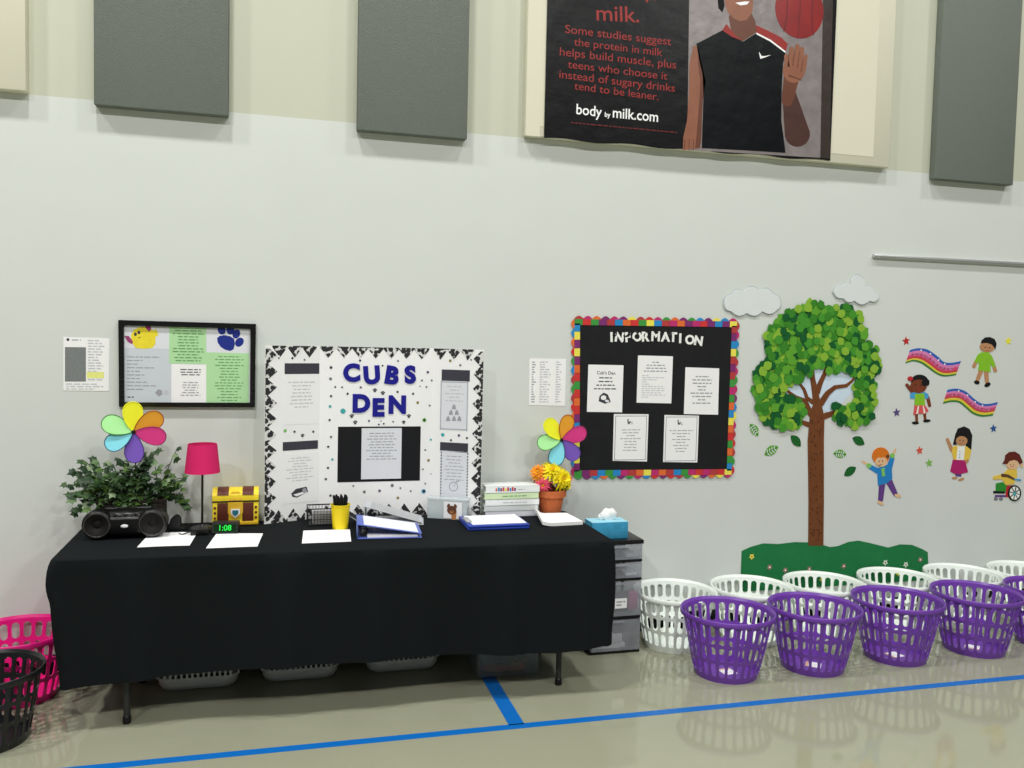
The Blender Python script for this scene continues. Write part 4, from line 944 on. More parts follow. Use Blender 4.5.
ctr = [(320, 160, 6, 0), (318, 208, 6, 1), (338, 243, 4, 0), (367, 244, 4, 0), (320, 282, 5, 0), (316, 326, 6, 2), (314, 384, 5, 0), (371, 346, 11, 2), (320, 456, 5, 1), (308, 498, 5, 0), (326, 552, 5, 2), (307, 588, 5, 0), (298, 636, 5, 0), (444, 130, 5, 0), (606, 132, 4, 0), (540, 152, 4, 0), (733, 180, 6, 5), (750, 215, 4, 0), (708, 215, 4, 0), (700, 240, 3, 0), (727, 243, 4, 0), (690, 310, 6, 4), (741, 322, 4, 0), (718, 384, 9, 3), (718, 384, 5, 4), (447, 245, 5, 5), (391, 272, 5, 0), (507, 258, 8, -1), (541, 270, 8, -1), (604, 264, 5, 0), (670, 272, 5, 0), (408, 368, 8, -1), (423, 395, 8, -1), (482, 388, 5, 1), (524, 403, 4, 0), (545, 400, 4, 0), (533, 388, 3, 1), (585, 391, 4, 1), (652, 368, 8, -1), (630, 394, 7, -1), (746, 468, 5, 2), (722, 512, 4, 0), (736, 556, 6, 4), (712, 594, 4, 1), (748, 614, 4, 1), (722, 655, 4, 1), (715, 688, 10, 6), (716, 688, 6, 2), (605, 716, 6, 4), (527, 686, 6, 5), (581, 663, 7, 1), (616, 674, 4, 1), (660, 687, 4, 1), (462, 690, 6, 1), (415, 665, 4, 1), (318, 706, 5, 0)]
dots(frs[1], lens[1], ctr, tri)
dots(frs[0], lens[0], [(155, 120, 5, 0), (207, 127, 4, 1), (97, 120, 4, 1), (124, 430, 7, 3), (164, 434, 5, 0), (198, 451, 7, -1), (244, 434, 5, 0)], tri)
dots(frs[2], lens[2], [(829, 131, 6, 4), (872, 150, 5, 1), (918, 127, 4, 1), (797, 447, 8, 2), (866, 450, 6, 5), (832, 470, 5, 0), (900, 461, 5, 0)], tri)
def bpart(name, fr, c0, c1, mt, d0=0, d1=.001):
    a = fr.px(*X6(c0[0], c1[1])); b = fr.px(*X6(c1[0], c0[1])); m = MB(); fslab(m, fr, quad(a[0], a[1], b[0], b[1]), mt, d0, d1); return m, (a[0], a[1], b[0], b[1])
for fr, a, b in ((frs[0], (122, 142), (270, 188)), (frs[0], (114, 470), (264, 516)), (frs[2], (792, 172), (913, 216)), (frs[2], (785, 484), (905, 518))):
    m, bx = bpart('', fr, a, b, BAR); m.build('title_strip', tri, True)
m, bx = bpart('', fc, (347, 411), (703, 650), BLACKP); m.build('black_sheet', tri, True)['label'] = 'black backing paper'
m, bx = bpart('', fc, (448, 418), (622, 637), PAPERG, .001, .0018); u0, v0, u1, v1 = bx; flines(m, fc, u0+.025, v0+.10, u1-.025, v1-.02, 10, INK, .0022, 61, .3, True, (.6, 1)); m.build('printed_sheet', tri, True)
PENCILG = INKD
m, bx = bpart('', frs[0], (118, 190), (268, 405), PAPER); u0, v0, u1, v1 = bx; flines(m, frs[0], u0+.02, v0+.08, u1-.02, v1-.03, 8, INKL, .0014, 62, .28, True, (.5, 1)); m.build('printed_sheet', tri, True)
m, bx = bpart('', frs[0], (108, 518), (266, 745), PAPER); u0, v0, u1, v1 = bx; f0 = frs[0]; flines(m, f0, u0+.02, v0+.11, u1-.02, v1-.02, 9, INKL, .0014, 63, .28, True, (.3, 1))
fpoly(m, f0, [f0.px(*X6(*q_)) for q_ in [(150, 698), (170, 678), (215, 668), (222, 690), (175, 715), (155, 712)]], INKD, .0014); fpoly(m, f0, [f0.px(*X6(*q_)) for q_ in [(158, 702), (215, 686), (216, 694), (172, 710)]], PAPER, .0017); fpoly(m, f0, ell(f0.px(*X6(206, 685)), .012, .014, 12), INK, .0019)
m.build('printed_sheet', tri, True)
f2 = frs[2]
m, bx = bpart('', f2, (783, 220), (908, 425), PAPERG); u0, v0, u1, v1 = bx; flines(m, f2, u0+.02, v0+.15, u1-.02, v1-.02, 5, INKL, .0014, 64, .28, True, (.4, 1))
for e in (quad(u0+.004, v0+.004, u1-.004, v0+.008), quad(u0+.004, v1-.008, u1-.004, v1-.004), quad(u0+.004, v0, u0+.008, v1), quad(u1-.008, v0, u1-.004, v1)): fpoly(m, f2, e, INK, .0014)
for X, Y in ((845, 328), (832, 352), (857, 352), (820, 378), (845, 378), (868, 378)):
    c = f2.px(*X6(X, Y)); fpoly(m, f2, [(c[0]-.012, c[1]-.013), (c[0]+.012, c[1]-.013), (c[0]+.008, c[1]+.006), (c[0], c[1]+.016), (c[0]-.008, c[1]+.006)], INK, .0014)
m.build('printed_sheet', tri, True)
m, bx = bpart('', f2, (783, 520), (908, 712), PAPERG); u0, v0, u1, v1 = bx; flines(m, f2, u0+.02, v0+.09, u1-.02, v1-.02, 8, INK, .0014, 65, .2, True, (.5, 1))
k = 0
while v0+.008*k*2 < v1-.006:
    vv = v0+.016*k
    for uu in (u0+.003, u1-.009): fpoly(m, f2, quad(uu, vv, uu+.007, vv+.008), INKD, .0014)
    k += 1
c = f2.px(*X6(843, 668))
for q_ in range(14):
    a = 2*PI*q_/14; b = 2*PI*(q_+1)/14; r1, r2 = .022, .026
    fpoly(m, f2, [(c[0]+r1*math.cos(a), c[1]+r1*math.sin(a)), (c[0]+r2*math.cos(a), c[1]+r2*math.sin(a)), (c[0]+r2*math.cos(b), c[1]+r2*math.sin(b)), (c[0]+r1*math.cos(b), c[1]+r1*math.sin(b))], INK, .0014)
fpoly(m, f2, ribbon([(c[0], c[1]), (c[0]+.01, c[1]+.014)], [.003, .003]), INK, .0014); fpoly(m, f2, ribbon([(c[0]+.012, c[1]+.026), (c[0]+.03, c[1]+.032)], [.006, .006]), INK, .0014)
m.build('printed_sheet', tri, True)

# ------------------------------------------------------------------ paper on the table
def tsheet(corners, label, z=ZT, th=.0012, n=1, curl=0, group='loose papers on the table'):
    c4 = [Vector((x, y, 0)) for x, y in corners]; cx = sum((c.x for c in c4))/4; cy = sum((c.y for c in c4))/4; m = MB(); N = 14; rnd = random.Random(int(cx*1000))
    topv = []; ph = rnd.uniform(0, 6)
    for j in range(N+1):
        for i in range(N+1):
            u, v = i/N, j/N; p = (c4[0]*(1-u)+c4[1]*u)*(1-v)+(c4[3]*(1-u)+c4[2]*u)*v
            p.z = z+.001+th*n+.0022*(1+math.sin(3*u+2*v+ph))*(u*(1-u)+v*(1-v))+curl*max(0, 1-u*3.2)**2*(.35+.65*v); topv.append(p)
    bot = [Vector((p.x, p.y, z+.0004+(p.z-z-th*n-.001))) for p in topv]; n1 = N+1
    fs = [[j*n1+i, j*n1+i+1, (j+1)*n1+i+1, (j+1)*n1+i] for j in range(N) for i in range(N)]
    m.add(topv, fs, PAPER, True); m.add(bot, [f[::-1] for f in fs], PAPER, True)
    ed = list(range(n1))+[j*n1+N for j in range(1, n1)]+[N*n1+i for i in range(N-1, -1, -1)]+[j*n1 for j in range(N-1, 0, -1)]
    m.add([topv[i] for i in ed]+[bot[i] for i in ed], [[k, len(ed)+k, len(ed)+(k+1) % len(ed), (k+1) % len(ed)] for k in range(len(ed))], PAPER)
    return tag(m.build('paper_sheet' if n == 1 else 'paper_stack', loc=(cx, cy, z)), label, 'paper', group)
tsheet([(-.587, -.565), (-.366, -.568), (-.353, -.287), (-.569, -.294)], 'white sheet of paper on the table in front of the boombox')
tsheet([(-.291, -.635), (-.070, -.640), (-.049, -.382), (-.265, -.352)], 'white sheet of paper on the table in front of the clock and treasure chest')
tsheet([(.127, -.615), (.352, -.615), (.367, -.364), (.142, -.352)], 'white sheet of paper on the table in front of the yellow cup')
tsheet([(1.342, -.462), (1.572, -.44), (1.560, -.212), (1.375, -.200)], 'thick stack of white paper with a curled corner near the right end of the table', n=14, curl=.035, group=None)

# clipboards
CLB = mat('blue_clipboard', (34, 62, 160), .35, .5, k=1.05, noise=.04)
for k in range(2):
    zc = ZT+.0012+k*.0125
    t = thing('clipboard', ('lower' if k == 0 else 'upper')+' of two blue clipboards stacked on the table'+(', almost hidden' if k == 0 else ', holding white paper'), 'clipboard', (1.105, -.365, zc), -.01+.02*k, 'blue clipboards stacked on the table')
    m = MB(); m.box((-.16, -.125, 0), (.16, .125, .011), CLB, .004); m.build('board', t)
    if k == 1:
        m = MB(); m.box((-.135, -.100, .011), (.148, .112, .0145), PAPER, .0008); m.build('paper', t)
        m = MB(); m.box((-.155, -.055, .011), (-.125, .055, .020), RAIL, .003); m.build('clip', t)

# binders
def binder(loc, rz, col, insert, label, H1, H0, L, D):
    t = thing('ring_binder', label, 'binder', loc, rz, 'open ring binders lying on the table')
    th = .004; ang = math.atan2(H1-H0, L)
    m = MB(); m.box((0, -D/2, 0), (L, D/2, th), col, .0015); m.build('back_cover', t)
    m = MB(); m.box((-.004, -D/2, 0), (0, D/2, H1), col, .0015); m.build('spine', t)
    m = MB(); m.box((0, -D/2, 0), (L+.005, D/2, th), col, .0015, M=Matrix.Translation((-.002, 0, H1-th)) @ Matrix.Rotation(ang, 4, 'Y')); fcv = m.build('front_cover', t)
    m = MB(); m.box((.03, -D/2+.012, th+.0002), (L-.012, D/2-.012, th+.0012), insert, 0, M=Matrix.Translation((-.002, 0, H1-th)) @ Matrix.Rotation(ang, 4, 'Y')); m.build('cover_insert', t)
    m = MB(); m.box((.045, -D/2+.008, th), (L-.02, D/2-.008, th+.010), PAPER, .001); m.build('pages', t)
    for y in (-D*.32, 0, D*.32):
        m = MB(); m.tube([(.028+.018*math.cos(2*PI*k/14), y, th+.020+.018*math.sin(2*PI*k/14)) for k in range(14)], .0025, METD, 6, closed=True); m.build('ring', t)
    m = MB(); m.box((.018, -D*.36, th), (.038, D*.36, th+.005), METD, .001); m.build('ring_plate', t)
BLU = mat('blue_vinyl', (86, 104, 178), .4, .4, noise=.04); GRV = mat('grey_vinyl', (176, 180, 184), .4, .4, noise=.04)
binder((.395, -.460, ZT+.001), -.07, BLU, PAPERG, 'blue ring binder with a white cover sheet next to the yellow cup', .072, .022, .305, .235)
binder((.462, -.188, ZT+.001), -.16, GRV, mat('grey_cover_sheet', (160, 162, 164), .5, noise=.08), 'grey ring binder behind the blue one, in front of the display board', .098, .012, .30, .17)
# folded brochure leaning on the grey binder
t = thing('brochure', 'black and white folded brochure between the yellow cup and the grey binder', 'brochure', (.405, -.20, ZT+.001), -.1)
for k, (mt, sy) in enumerate(((PAPER, 0), (BLACKP, .004))):
    m = MB(); m.box((0, -.09, sy), (.118, 0, sy+.002), mt, 0, M=Matrix.Translation((-.05, 0, .069+sy*0)) @ Matrix.Rotation(.60, 4, 'Y')); m.build('page', t)

# yellow cup and pens
cupx, cupy = .322, -.328
YEL = mat('yellow_plastic', (238, 206, 26), .4, .4, noise=.02)
m = MB(); m.lathe([(0, .002), (.036, .002), (.037, 0), (.038, .004), (.047, .118), (.050, .120), (.050, .124), (.046, .124), (.045, .118), (.036, .008), (0, .008)], YEL, n=40)
tag(m.build('cup', loc=(0, 0, 0)), 'yellow plastic cup full of black pens on the table', 'cup').location = (cupx, cupy, ZT+.0005)
pen0 = None; rp = random.Random(4)
for k in range(9):
    a = 2*PI*k/9; rtop = .024+.016*rp.random()
    p0 = Vector((.018*math.cos(a+.3), .018*math.sin(a+.3), .010)); p1 = Vector((rtop*math.cos(a), rtop*math.sin(a), .165+.02*rp.random()))
    if pen0 is None:
        pen0 = thing('pen', 'black pen standing in the yellow cup', 'pen', (cupx, cupy, ZT), 0, 'black pens in the yellow cup')
        m = MB(); m.lathe([(.0015, 0), (.004, .012), (.0042, .10)], BLACK, n=10, cap0=True, cap1=True); m.build('barrel', pen0)
        m = MB(); m.lathe([(.0052, .095), (.0056, .10), (.0052, .155), (.003, .16)], BLACKM, n=10, cap0=True, cap1=True); m.box((.005, -.002, .105), (.0075, .002, .152), METD, .0005); m.build('cap', pen0)
        o = pen0
    else: o = copy_tree(pen0)
    o.location = Vector((cupx, cupy, ZT))+p0; o.rotation_mode = 'QUATERNION'; o.rotation_quaternion = Vector((0, 0, 1)).rotation_difference((p1-p0).normalized())

# black wire organiser behind the cup
t = thing('desk_organizer', 'low black mesh desk tray behind the yellow cup', 'desk tray', (.252, -.185, ZT+.0005), .03)
L, D, H = .17, .12, .085; m = MB()
for z in (.004, .03, .056, H):
    m.tube([(-L/2, -D/2, z), (L/2, -D/2, z), (L/2, D/2, z), (-L/2, D/2, z)], .002 if z < H else .0035, BLACK, 6, closed=True)
for k in range(12):
    for s_ in (-1, 1): m.tube([(-L/2+L*k/11, s_*D/2, .004), (-L/2+L*k/11, s_*D/2, H)], .0014, BLACK, 5)
for k in range(8):
    for s_ in (-1, 1): m.tube([(s_*L/2, -D/2+D*k/7, .004), (s_*L/2, -D/2+D*k/7, H)], .0014, BLACK, 5)
m.build('wire_frame', t)
m = MB(); m.box((-L/2, -D/2, 0), (L/2, D/2, .003), BLACK); m.build('tray_bottom', t)
m = MB(); m.box((-.06, -.045, .004), (.07, -.02, .072), mat('grey_cards', (150, 148, 146), noise=.15), .001); m.box((-.06, -.01, .004), (.06, .04, .066), PAPERG, .001); m.build('cards', t)

# clear index box with animal picture
bx0, bx1, by0, by1 = -.108, .108, -.032, .032
t = thing('clear_box', 'small clear plastic box of white cards with a brown animal picture on its front', 'box', (.905, -.165, ZT+.0005), -.46)
CLEAR2 = mat('clear_box_plastic', (214, 224, 226), .15, .5, k=1, noise=0, alpha=.45)
m = MB(); z0, z1 = 0, .10; th = .003
for a, b in (((bx0, by0, z0), (bx1, by0+th, z1)), ((bx0, by1-th, z0), (bx1, by1, z1)), ((bx0, by0, z0), (bx0+th, by1, z1)), ((bx1-th, by0, z0), (bx1, by1, z1)), ((bx0, by0, z0), (bx1, by1, z0+th))): m.box(a, b, CLEAR2, .001)
m.build('body', t)
m = MB(); m.box((bx0-.004, by0-.004, z1), (bx1+.004, by1+.004, z1+.012), CLEAR2, .003); m.build('lid', t)
m = MB(); m.box((bx0+.012, by0+.010, z0+.02), (bx1-.012, by1-.01, z1-.006), PAPER, .002); m.box((bx0+.008, by0+.006, z0+.004), (bx1-.008, by1-.006, z0+.019), mat('pale_teal_cards', (140, 178, 188), noise=.1), .002); m.build('cards', t)
m = MB(); ff = Fr((0, by0-.0008, z0), (1, 0, 0), (0, 0, 1)); fslab(m, ff, quad(bx0+.09, .006, bx0+.19, .094), PAPER, 0, .0006)
cxp = bx0+.135
fpoly(m, ff, limb((cxp+.012, .01), (cxp+.012, .045), .026, .03), mat('ginger_fur', (178, 120, 70), noise=.2), .0009)
fpoly(m, ff, ell((cxp, .05), .026, .024, 18), mat('brown_fur', (96, 58, 38), noise=.2), .0011); fpoly(m, ff, ell((cxp+.02, .073), .008, .012, 10, .4), MATS['brown_fur'], .0012); fpoly(m, ff, ell((cxp-.018, .073), .008, .012, 10, -.4), MATS['brown_fur'], .0012)
fpoly(m, ff, ell((cxp, .042), .011, .009, 12), MATS['ginger_fur'], .0013); fpoly(m, ff, ell((cxp, .046), .005, .004, 8), INKD, .0015)
for s_ in (-1, 1): fpoly(m, ff, ell((cxp+s_*.010, .058), .0035, .0035, 8), INKD, .0015)
m.build('picture', t)

# stack of white binders / game boxes
zz = ZT+.0008
sx0, sx1 = 1.100, 1.405
rows_ = [('white', .030, PAPERG, 'white binder at the bottom of the stack beside the flower pot'), ('w2', .030, mat('binder_grey_white', (205, 210, 208), .4, noise=.02), 'white binder second from the bottom of the stack beside the flower pot'),
         ('w3', .034, WHITEPL, 'white binder in the middle of the stack beside the flower pot, under the green one'), ('g', .034, mat('binder_green', (202, 222, 180), .4, noise=.05), 'pale green binder in the stack beside the flower pot'), ('top', .038, WHITEPL, 'white binder with a colourful label on top of the stack beside the flower pot')]
for k, (n_, h_, mt, lb) in enumerate(rows_):
    j = (.004, -.003, .002, -.002, .003)[k]; y0_ = -.188; y1_ = -.066
    t = thing('binder', lb, 'binder', ((sx0+sx1)/2+j, (y0_+y1_)/2, zz), 0, 'stack of binders beside the flower pot')
    hw = (sx1-sx0)/2; hd = (y1_-y0_)/2
    m = MB(); m.box((-hw, -hd, h_-.003), (hw, hd, h_), mt, .001); m.box((-hw, -hd, 0), (hw, hd, .003), mt, .001); m.box((-hw, -hd, 0), (hw, -hd+.003, h_), mt, .001); m.build('cover', t)
    m = MB(); m.box((-hw+.012, -hd+.012, .0034), (hw-.006, hd-.008, h_-.0045), PAPER); m.build('pages', t)
    fs_ = Fr((0, -hd-.0006, 0), (1, 0, 0), (0, 0, 1)); m = MB()
    if n_ == 'top':
        for q_ in range(9): fpoly(m, fs_, quad(-hw+.055+.013*q_, .010, -hw+.055+.013*q_+.010, .027+.004*(q_ % 2)), [BC[1], BC[4], BC[5], BC[0], BC[2], BC[0], BC[4], BC[0], BC[5]][q_], 0)
        flines(m, fs_, -hw+.18, .014, -hw+.23, .022, 1, INK, 0, 5); m.build('spine_label', t)
    elif n_ in ('g', 'w3'):
        flines(m, fs_, -hw+.10, .012, -hw+.24, .022, 1, GRN_INK if n_ == 'g' else INKL, 0, 6, fill=(1, 1)); m.build('spine_label', t)
    zz += h_+.0008

# ------------------------------------------------------------------ pinwheels
PIN = {n: mat('pinwheel_'+n, c, .5, .3, k=1.5, noise=.03) for n, c in (('yellow', (250, 220, 40)), ('orange', (246, 144, 44)), ('magenta', (206, 58, 128)), ('purple', (110, 80, 170)), ('blue', (118, 192, 232)), ('green', (150, 232, 140)))}
def pinwheel(c, stick_to, petals, label, R=.165):
    t = thing('pinwheel', label, 'pinwheel', (c[0], c[1], stick_to), 0, 'flower pinwheels on the table'); cz = c[2]-stick_to
    m = MB(); m.tube([(0, .012, 0), (0, .012, cz)], .003, BLACK, 8); m.build('stick', t)
    m = MB(); m.tube([(0, .013, cz), (0, -.05, cz)], .0025, BLACK, 8); m.build('axle', t)
    for ang, col, L in petals:
        a = math.radians(ang); n = 18; out = []
        for k in range(n+1):
            q_ = PI*k/n; x = L*(.5-.5*math.cos(q_))*1.0; y = L*.40*math.sin(q_)*(.35+.65*(x/L)**.7)
            out.append((x, y))
        pts = [(x, y) for x, y in out]+[(x, -y) for x, y in out[-2:0:-1]]
        M = Matrix.Translation((0, -.05, 0)) @ Matrix.Rotation(-a, 4, 'Y') @ Matrix.Rotation(.18, 4, 'X')
        P = [M @ Vector((.006+x, 0, y)) + Vector((0, 0, cz)) for x, y in pts]
        m = MB(); nP = len(P); off = Vector((0, .0012, 0)); m.add(P+[p+off for p in P], [list(range(nP)), list(range(nP, 2*nP))[::-1]]+[[k, nP+k, nP+(k+1) % nP, (k+1) % nP] for k in range(nP)], PIN[col])
        pt = m.build('petal', t); pt['label'] = col+' petal'
        m = MB(); m.tube(P, .0022, PIN[col] if col == 'yellow' else mat('edge_'+col, {'orange': (150, 60, 20), 'magenta': (140, 40, 90), 'purple': (70, 50, 120), 'blue': (30, 80, 110), 'green': (70, 130, 60)}.get(col, (60, 60, 60)), .5), 6, closed=True); m.build('petal_edge', pt)
    m = MB(); m.lathe([(0, -.012), (.010, -.012), (.011, 0), (.007, .014), (0, .014)], BLACK, n=16, M=Matrix.Translation((0, -.05, cz)) @ Matrix.Rotation(PI/2, 4, 'X')); m.build('hub', t)
c = W(133.5, 432, -.25)
pinwheel((c.x, -.20, c.z), ZT+.153, [(92, 'yellow', .138), (33, 'orange', .145), (-12, 'magenta', .142), (-88, 'purple', .142), (-150, 'blue', .135), (158, 'green', .142)], 'rainbow flower pinwheel stuck in the leafy plant at the left end of the table')
c = W(561.5, 440, -.15)
pinwheel((c.x, -.10, c.z), ZT+.10, [(72, 'orange', .140), (18, 'magenta', .148), (-48, 'purple', .140), (-106, 'blue', .140), (-172, 'green', .135), (130, 'yellow', .140)], 'rainbow flower pinwheel above the flower pot, overlapping the bulletin board')

# ------------------------------------------------------------------ potted plant, boombox
plx, ply = -.665, -.155
t = thing('potted_ivy', 'leafy green ivy plant in a dark planter behind the boombox', 'potted plant', (plx, ply, ZT+.001))
DKP = mat('dark_wicker', (40, 34, 30), .7, .3, k=1, noise=.3, nscale=60, bump=.4, bscale=90)
m = MB(); L, D, H = .30, .115, .145
m.box((-L/2, -D/2, 0), (L/2, D/2, H), DKP, .008); m.box((-L/2-.006, -D/2-.006, H-.014), (L/2+.006, D/2+.006, H+.002), DKP, .004)
m.build('planter', t)
m = MB(); m.box((-L/2+.01, -D/2+.01, H-.002), (L/2-.01, D/2-.01, H+.006), mat('soil', (50, 36, 26), .9, .1, noise=.3), .002); m.build('soil', t)
IV = [mat('ivy_'+n, c, .45, .4, k=1, noise=.15, nscale=50) for n, c in (('dark', (34, 58, 32)), ('mid', (56, 84, 46)), ('light', (92, 120, 76)), ('pale', (134, 154, 118)), ('fresh', (74, 104, 42)))]
ivy = [(0, 0), (.22, -.06), (.46, .10), (.34, .26), (.52, .50), (.28, .56), (.12, .72), (0, 1.0), (-.12, .72), (-.28, .56), (-.52, .50), (-.34, .26), (-.46, .10), (-.22, -.06)]
m = MB(); ms = MB(); ri = random.Random(9)
def ivy_leaf(p, s_, d, nrm, mt):
    d = d.normalized(); side = d.cross(nrm)
    if side.length < 1e-3: side = Vector((1, 0, 0))
    side.normalize(); nrm = side.cross(d)
    vs = [p+side*x*s_+d*y*s_+nrm*(-abs(x)*s_*.25-(y-.4)**2*s_*.25) for x, y in ivy]; cen = p+d*.35*s_
    vs.append(cen); k = len(ivy); m.add(vs, [[i, (i+1) % k, k] for i in range(k)], mt, False)
stems = []
for i in range(74):
    a = ri.uniform(0, 2*PI); x0 = ri.uniform(-.13, .13); y0_ = ri.uniform(-.035, .035)
    ex = max(-.245, min(.225, x0+ri.uniform(-.14, .14))); ey = max(-.085, min(.09, y0_+ri.uniform(-.13, .10))); ez = ri.uniform(.06, .36)*(1-.45*(abs(ex)/.26)**2)+ri.uniform(-.03, .02)
    stems.append(((x0, y0_, H), (ex, ey, H+ez-.10), 8))
stems += [((-.12, 0, H), (-.25, -.02, H+.145), 6), ((-.12, 0, H), (-.30, -.03, H+.075), 5), ((-.10, -.01, H), (-.28, -.05, H+.02), 5), ((.12, 0, H), (.21, -.04, H+.25), 7), ((-.10, 0, H), (-.22, -.03, H+.20), 6), ((.13, 0, H), (.235, -.05, H+.09), 5), ((.12, 0, H), (.25, -.02, H-.02), 6), ((.14, 0, H), (.255, -.01, H-.07), 6)]
for a, b, n in stems:
    a = Vector(a); b = Vector(b); c = (a+b)/2+Vector((0, 0, .06)); P = [a*(1-q_)**2+c*2*q_*(1-q_)+b*q_**2 for q_ in [k/8 for k in range(9)]]
    ms.tube(P, .0022, IV[1], 5)
    for k in range(n):
        q_ = .3+.7*(k+ri.random()*.6)/n; q_ = min(1, q_); p = a*(1-q_)**2+c*2*q_*(1-q_)+b*q_**2
        out = Vector((p.x*1.2+ri.uniform(-.15, .15), -.12+ri.uniform(-.2, .1), ri.uniform(-.16, .10)))
        nr = Vector((ri.uniform(-.4, .4), -.75, .65+ri.uniform(-.3, .3)))
        ivy_leaf(p+Vector((ri.uniform(-.012, .012), -.006, ri.uniform(-.012, .012))), ri.uniform(.030, .050), out, nr, ri.choices(IV, [3, 4, 2.5, .7, 2])[0])
m.build('foliage', t); ms.build('stems', t)
# boombox
bbx, bby = -.665, -.315
t = thing('boombox', 'black portable CD boombox with two round speakers at the left end of the table', 'boombox', (bbx, bby, ZT+.001))
BB = mat('boombox_plastic', (13, 12, 12), .32, .5, k=1, noise=.1); BBG = mat('speaker_grille', (24, 21, 20), .65, .3, k=1, noise=.2, nscale=200); SIL = mat('silver_trim', (86, 84, 82), .3, .5, k=1, metal=.5)
m = MB(); m.box((-.145, -.07, .008), (.145, .075, .115), BB, .022, 4); m.box((-.075, -.085, .016), (.075, .04, .108), BB, .018, 3); m.ball((0, 0, .112), (.10, .065, .018), BB); m.build('body', t)
for s_ in (-1, 1):
    m = MB(); Mx = Matrix.Translation((s_*.118, -.06, .0695)) @ Matrix.Rotation(PI/2, 4, 'X') @ Matrix.Rotation(0, 4, 'Z')
    m.lathe([(.064, -.07), (.068, 0), (.064, .022), (.056, .028), (.052, .024)], BB, n=40, M=Mx, cap0=True); sp = m.build('speaker', t)
    m = MB(); m.lathe([(.053, .023), (.040, .021), (.018, .010), (.012, .012), (0, .016)], BBG, n=32, M=Mx); m.build('grille', sp)
    m = MB(); m.lathe([(.0545, .026), (.0565, .0285), (.0525, .0285)], SIL, n=40, M=Mx); m.build('trim_ring', sp)
m = MB(); m.tube([(-.13, .04, .10), (-.128, .050, .112), (-.10, .055, .118), (.10, .055, .118), (.128, .050, .112), (.13, .04, .10)], .009, BB, 10); m.build('handle', t)
m = MB(); m.ball((.0, -.0865, .063), (.016, .002, .008), PAPER); m.build('badge', t)['label'] = 'small white oval badge'
m = MB()
for k in range(5): m.box((-.05+.022*k, -.075, .106), (-.034+.022*k, -.055, .114), SIL if k % 2 else BLACK, .002)
m.build('buttons', t)

# tape dispenser
t = thing('tape_dispenser', 'black tape dispenser between the boombox and the lamp', 'tape dispenser', (-.456, -.228, ZT+.001), -.1); tape_k = .56
m = MB(); prof = [(-.062, 0), (.085, 0), (.088, .012), (.062, .016), (.040, .020), (.034, .060), (.022, .072), (.0, .078), (-.024, .074), (-.044, .060), (-.056, .036)]; prof = [(a*tape_k, b*.95) for a, b in prof]
for y in (-.018, .013):
    fr = Fr((0, y, 0), (1, 0, 0), (0, 0, 1)); fslab(m, fr, prof, BLACK, 0, .005)
m.box((-.033, -.018, 0), (.046, .018, .008), BLACK, .003); m.build('body', t)
m = MB(); m.lathe([(.012, -.013), (.016, -.013), (.016, .010), (.012, .010)], mat('clear_tape', (150, 152, 146), .3, .5), n=24, M=Matrix.Translation((-.006, -.002, .048)) @ Matrix.Rotation(PI/2, 4, 'X')); m.build('tape_roll', t)

# ------------------------------------------------------------------ lamp, clock, chest
lx, ly = -.338, -.238
t = thing('table_lamp', 'small table lamp with a pink drum shade and thin black pole', 'lamp', (lx, ly, ZT+.001))
m = MB(); m.lathe([(0, 0), (.056, 0), (.058, .006), (.05, .012), (.012, .018), (.006, .026)], BLACK, n=32); m.build('base', t)
m = MB(); m.tube([(0, 0, .02), (0, 0, .34)], .0055, BLACK, 10); m.build('pole', t)
PKS = mat('pink_shade', (214, 40, 104), .8, .2, k=1.0, noise=.04, nscale=200)
m = MB(); m.lathe([(.083, .282), (.068, .422), (.0665, .422), (.0815, .282), (.083, .282)], PKS, n=48); sh = m.build('shade', t)
m = MB()
for k in range(3): a = 2*PI*k/3; m.tube([(0, 0, .402), (.067*math.cos(a), .067*math.sin(a), .410)], .0015, METD, 5)
m.build('shade_spider', sh)
m = MB(); m.ball((0, 0, .355), (.022, .022, .03), PAPER); m.build('bulb', t)
m = MB(); m.tube([(.04, .02, .006), (.08, .015, .005), (.10, -.03, .004), (.06, -.06, .004), (-.02, -.075, .004), (-.085, -.05, .004)], .0028, BLACK, 6); m.build('cord', t)
t = thing('digital_clock', 'small black digital clock with green digits in front of the treasure chest', 'clock', (-.222, -.330, ZT+.001), -.12)
m = MB(); fr = Fr((0, 0, 0), (0, -1, 0), (0, 0, 1)); 
prof = [(-.035, 0), (.032, 0), (.036, .006), (.022, .050), (.012, .056), (-.020, .056), (-.035, .046)]
fslab(m, Fr((-.060, 0, 0), (0, -1, 0), (0, 0, 1)), prof, BLACK, -.120, 0); m.build('case', t)
n_ = Vector((0, -.044, .014)).normalized(); cf = Fr((0, -.0345, .008), (1, 0, 0), Vector((0, .0135, .044)).normalized())
m = MB(); fslab(m, cf, quad(-.052, .003, .052, .039), mat('dark_green_screen', (8, 40, 14), .2, .5, k=1, noise=0), 0, .0008); m.build('screen', t)
GLOW = mat('green_led', (30, 220, 70), .4, .3, k=1, noise=0, emit=.7)
m = MB(); ftext_fit(m, cf, '1:08', (-.026, .010), (.030, .010), GLOW, .0014, .02, 1.0); m.build('digits', t)
# dark transformer / box beside the lamp base
t = thing('adapter_box', 'flat black box on the table between the lamp base and the clock', 'box', (-.338, -.345, ZT+.001), .1)
m = MB(); m.box((-.045, -.03, 0), (.035, .03, .032), BLACK, .006); m.build('case', t)
m = MB(); m.tube([(-.045, 0, .014), (-.08, .0, .004), (-.095, .02, .004)], .003, BLACK, 6); m.build('cord', t)

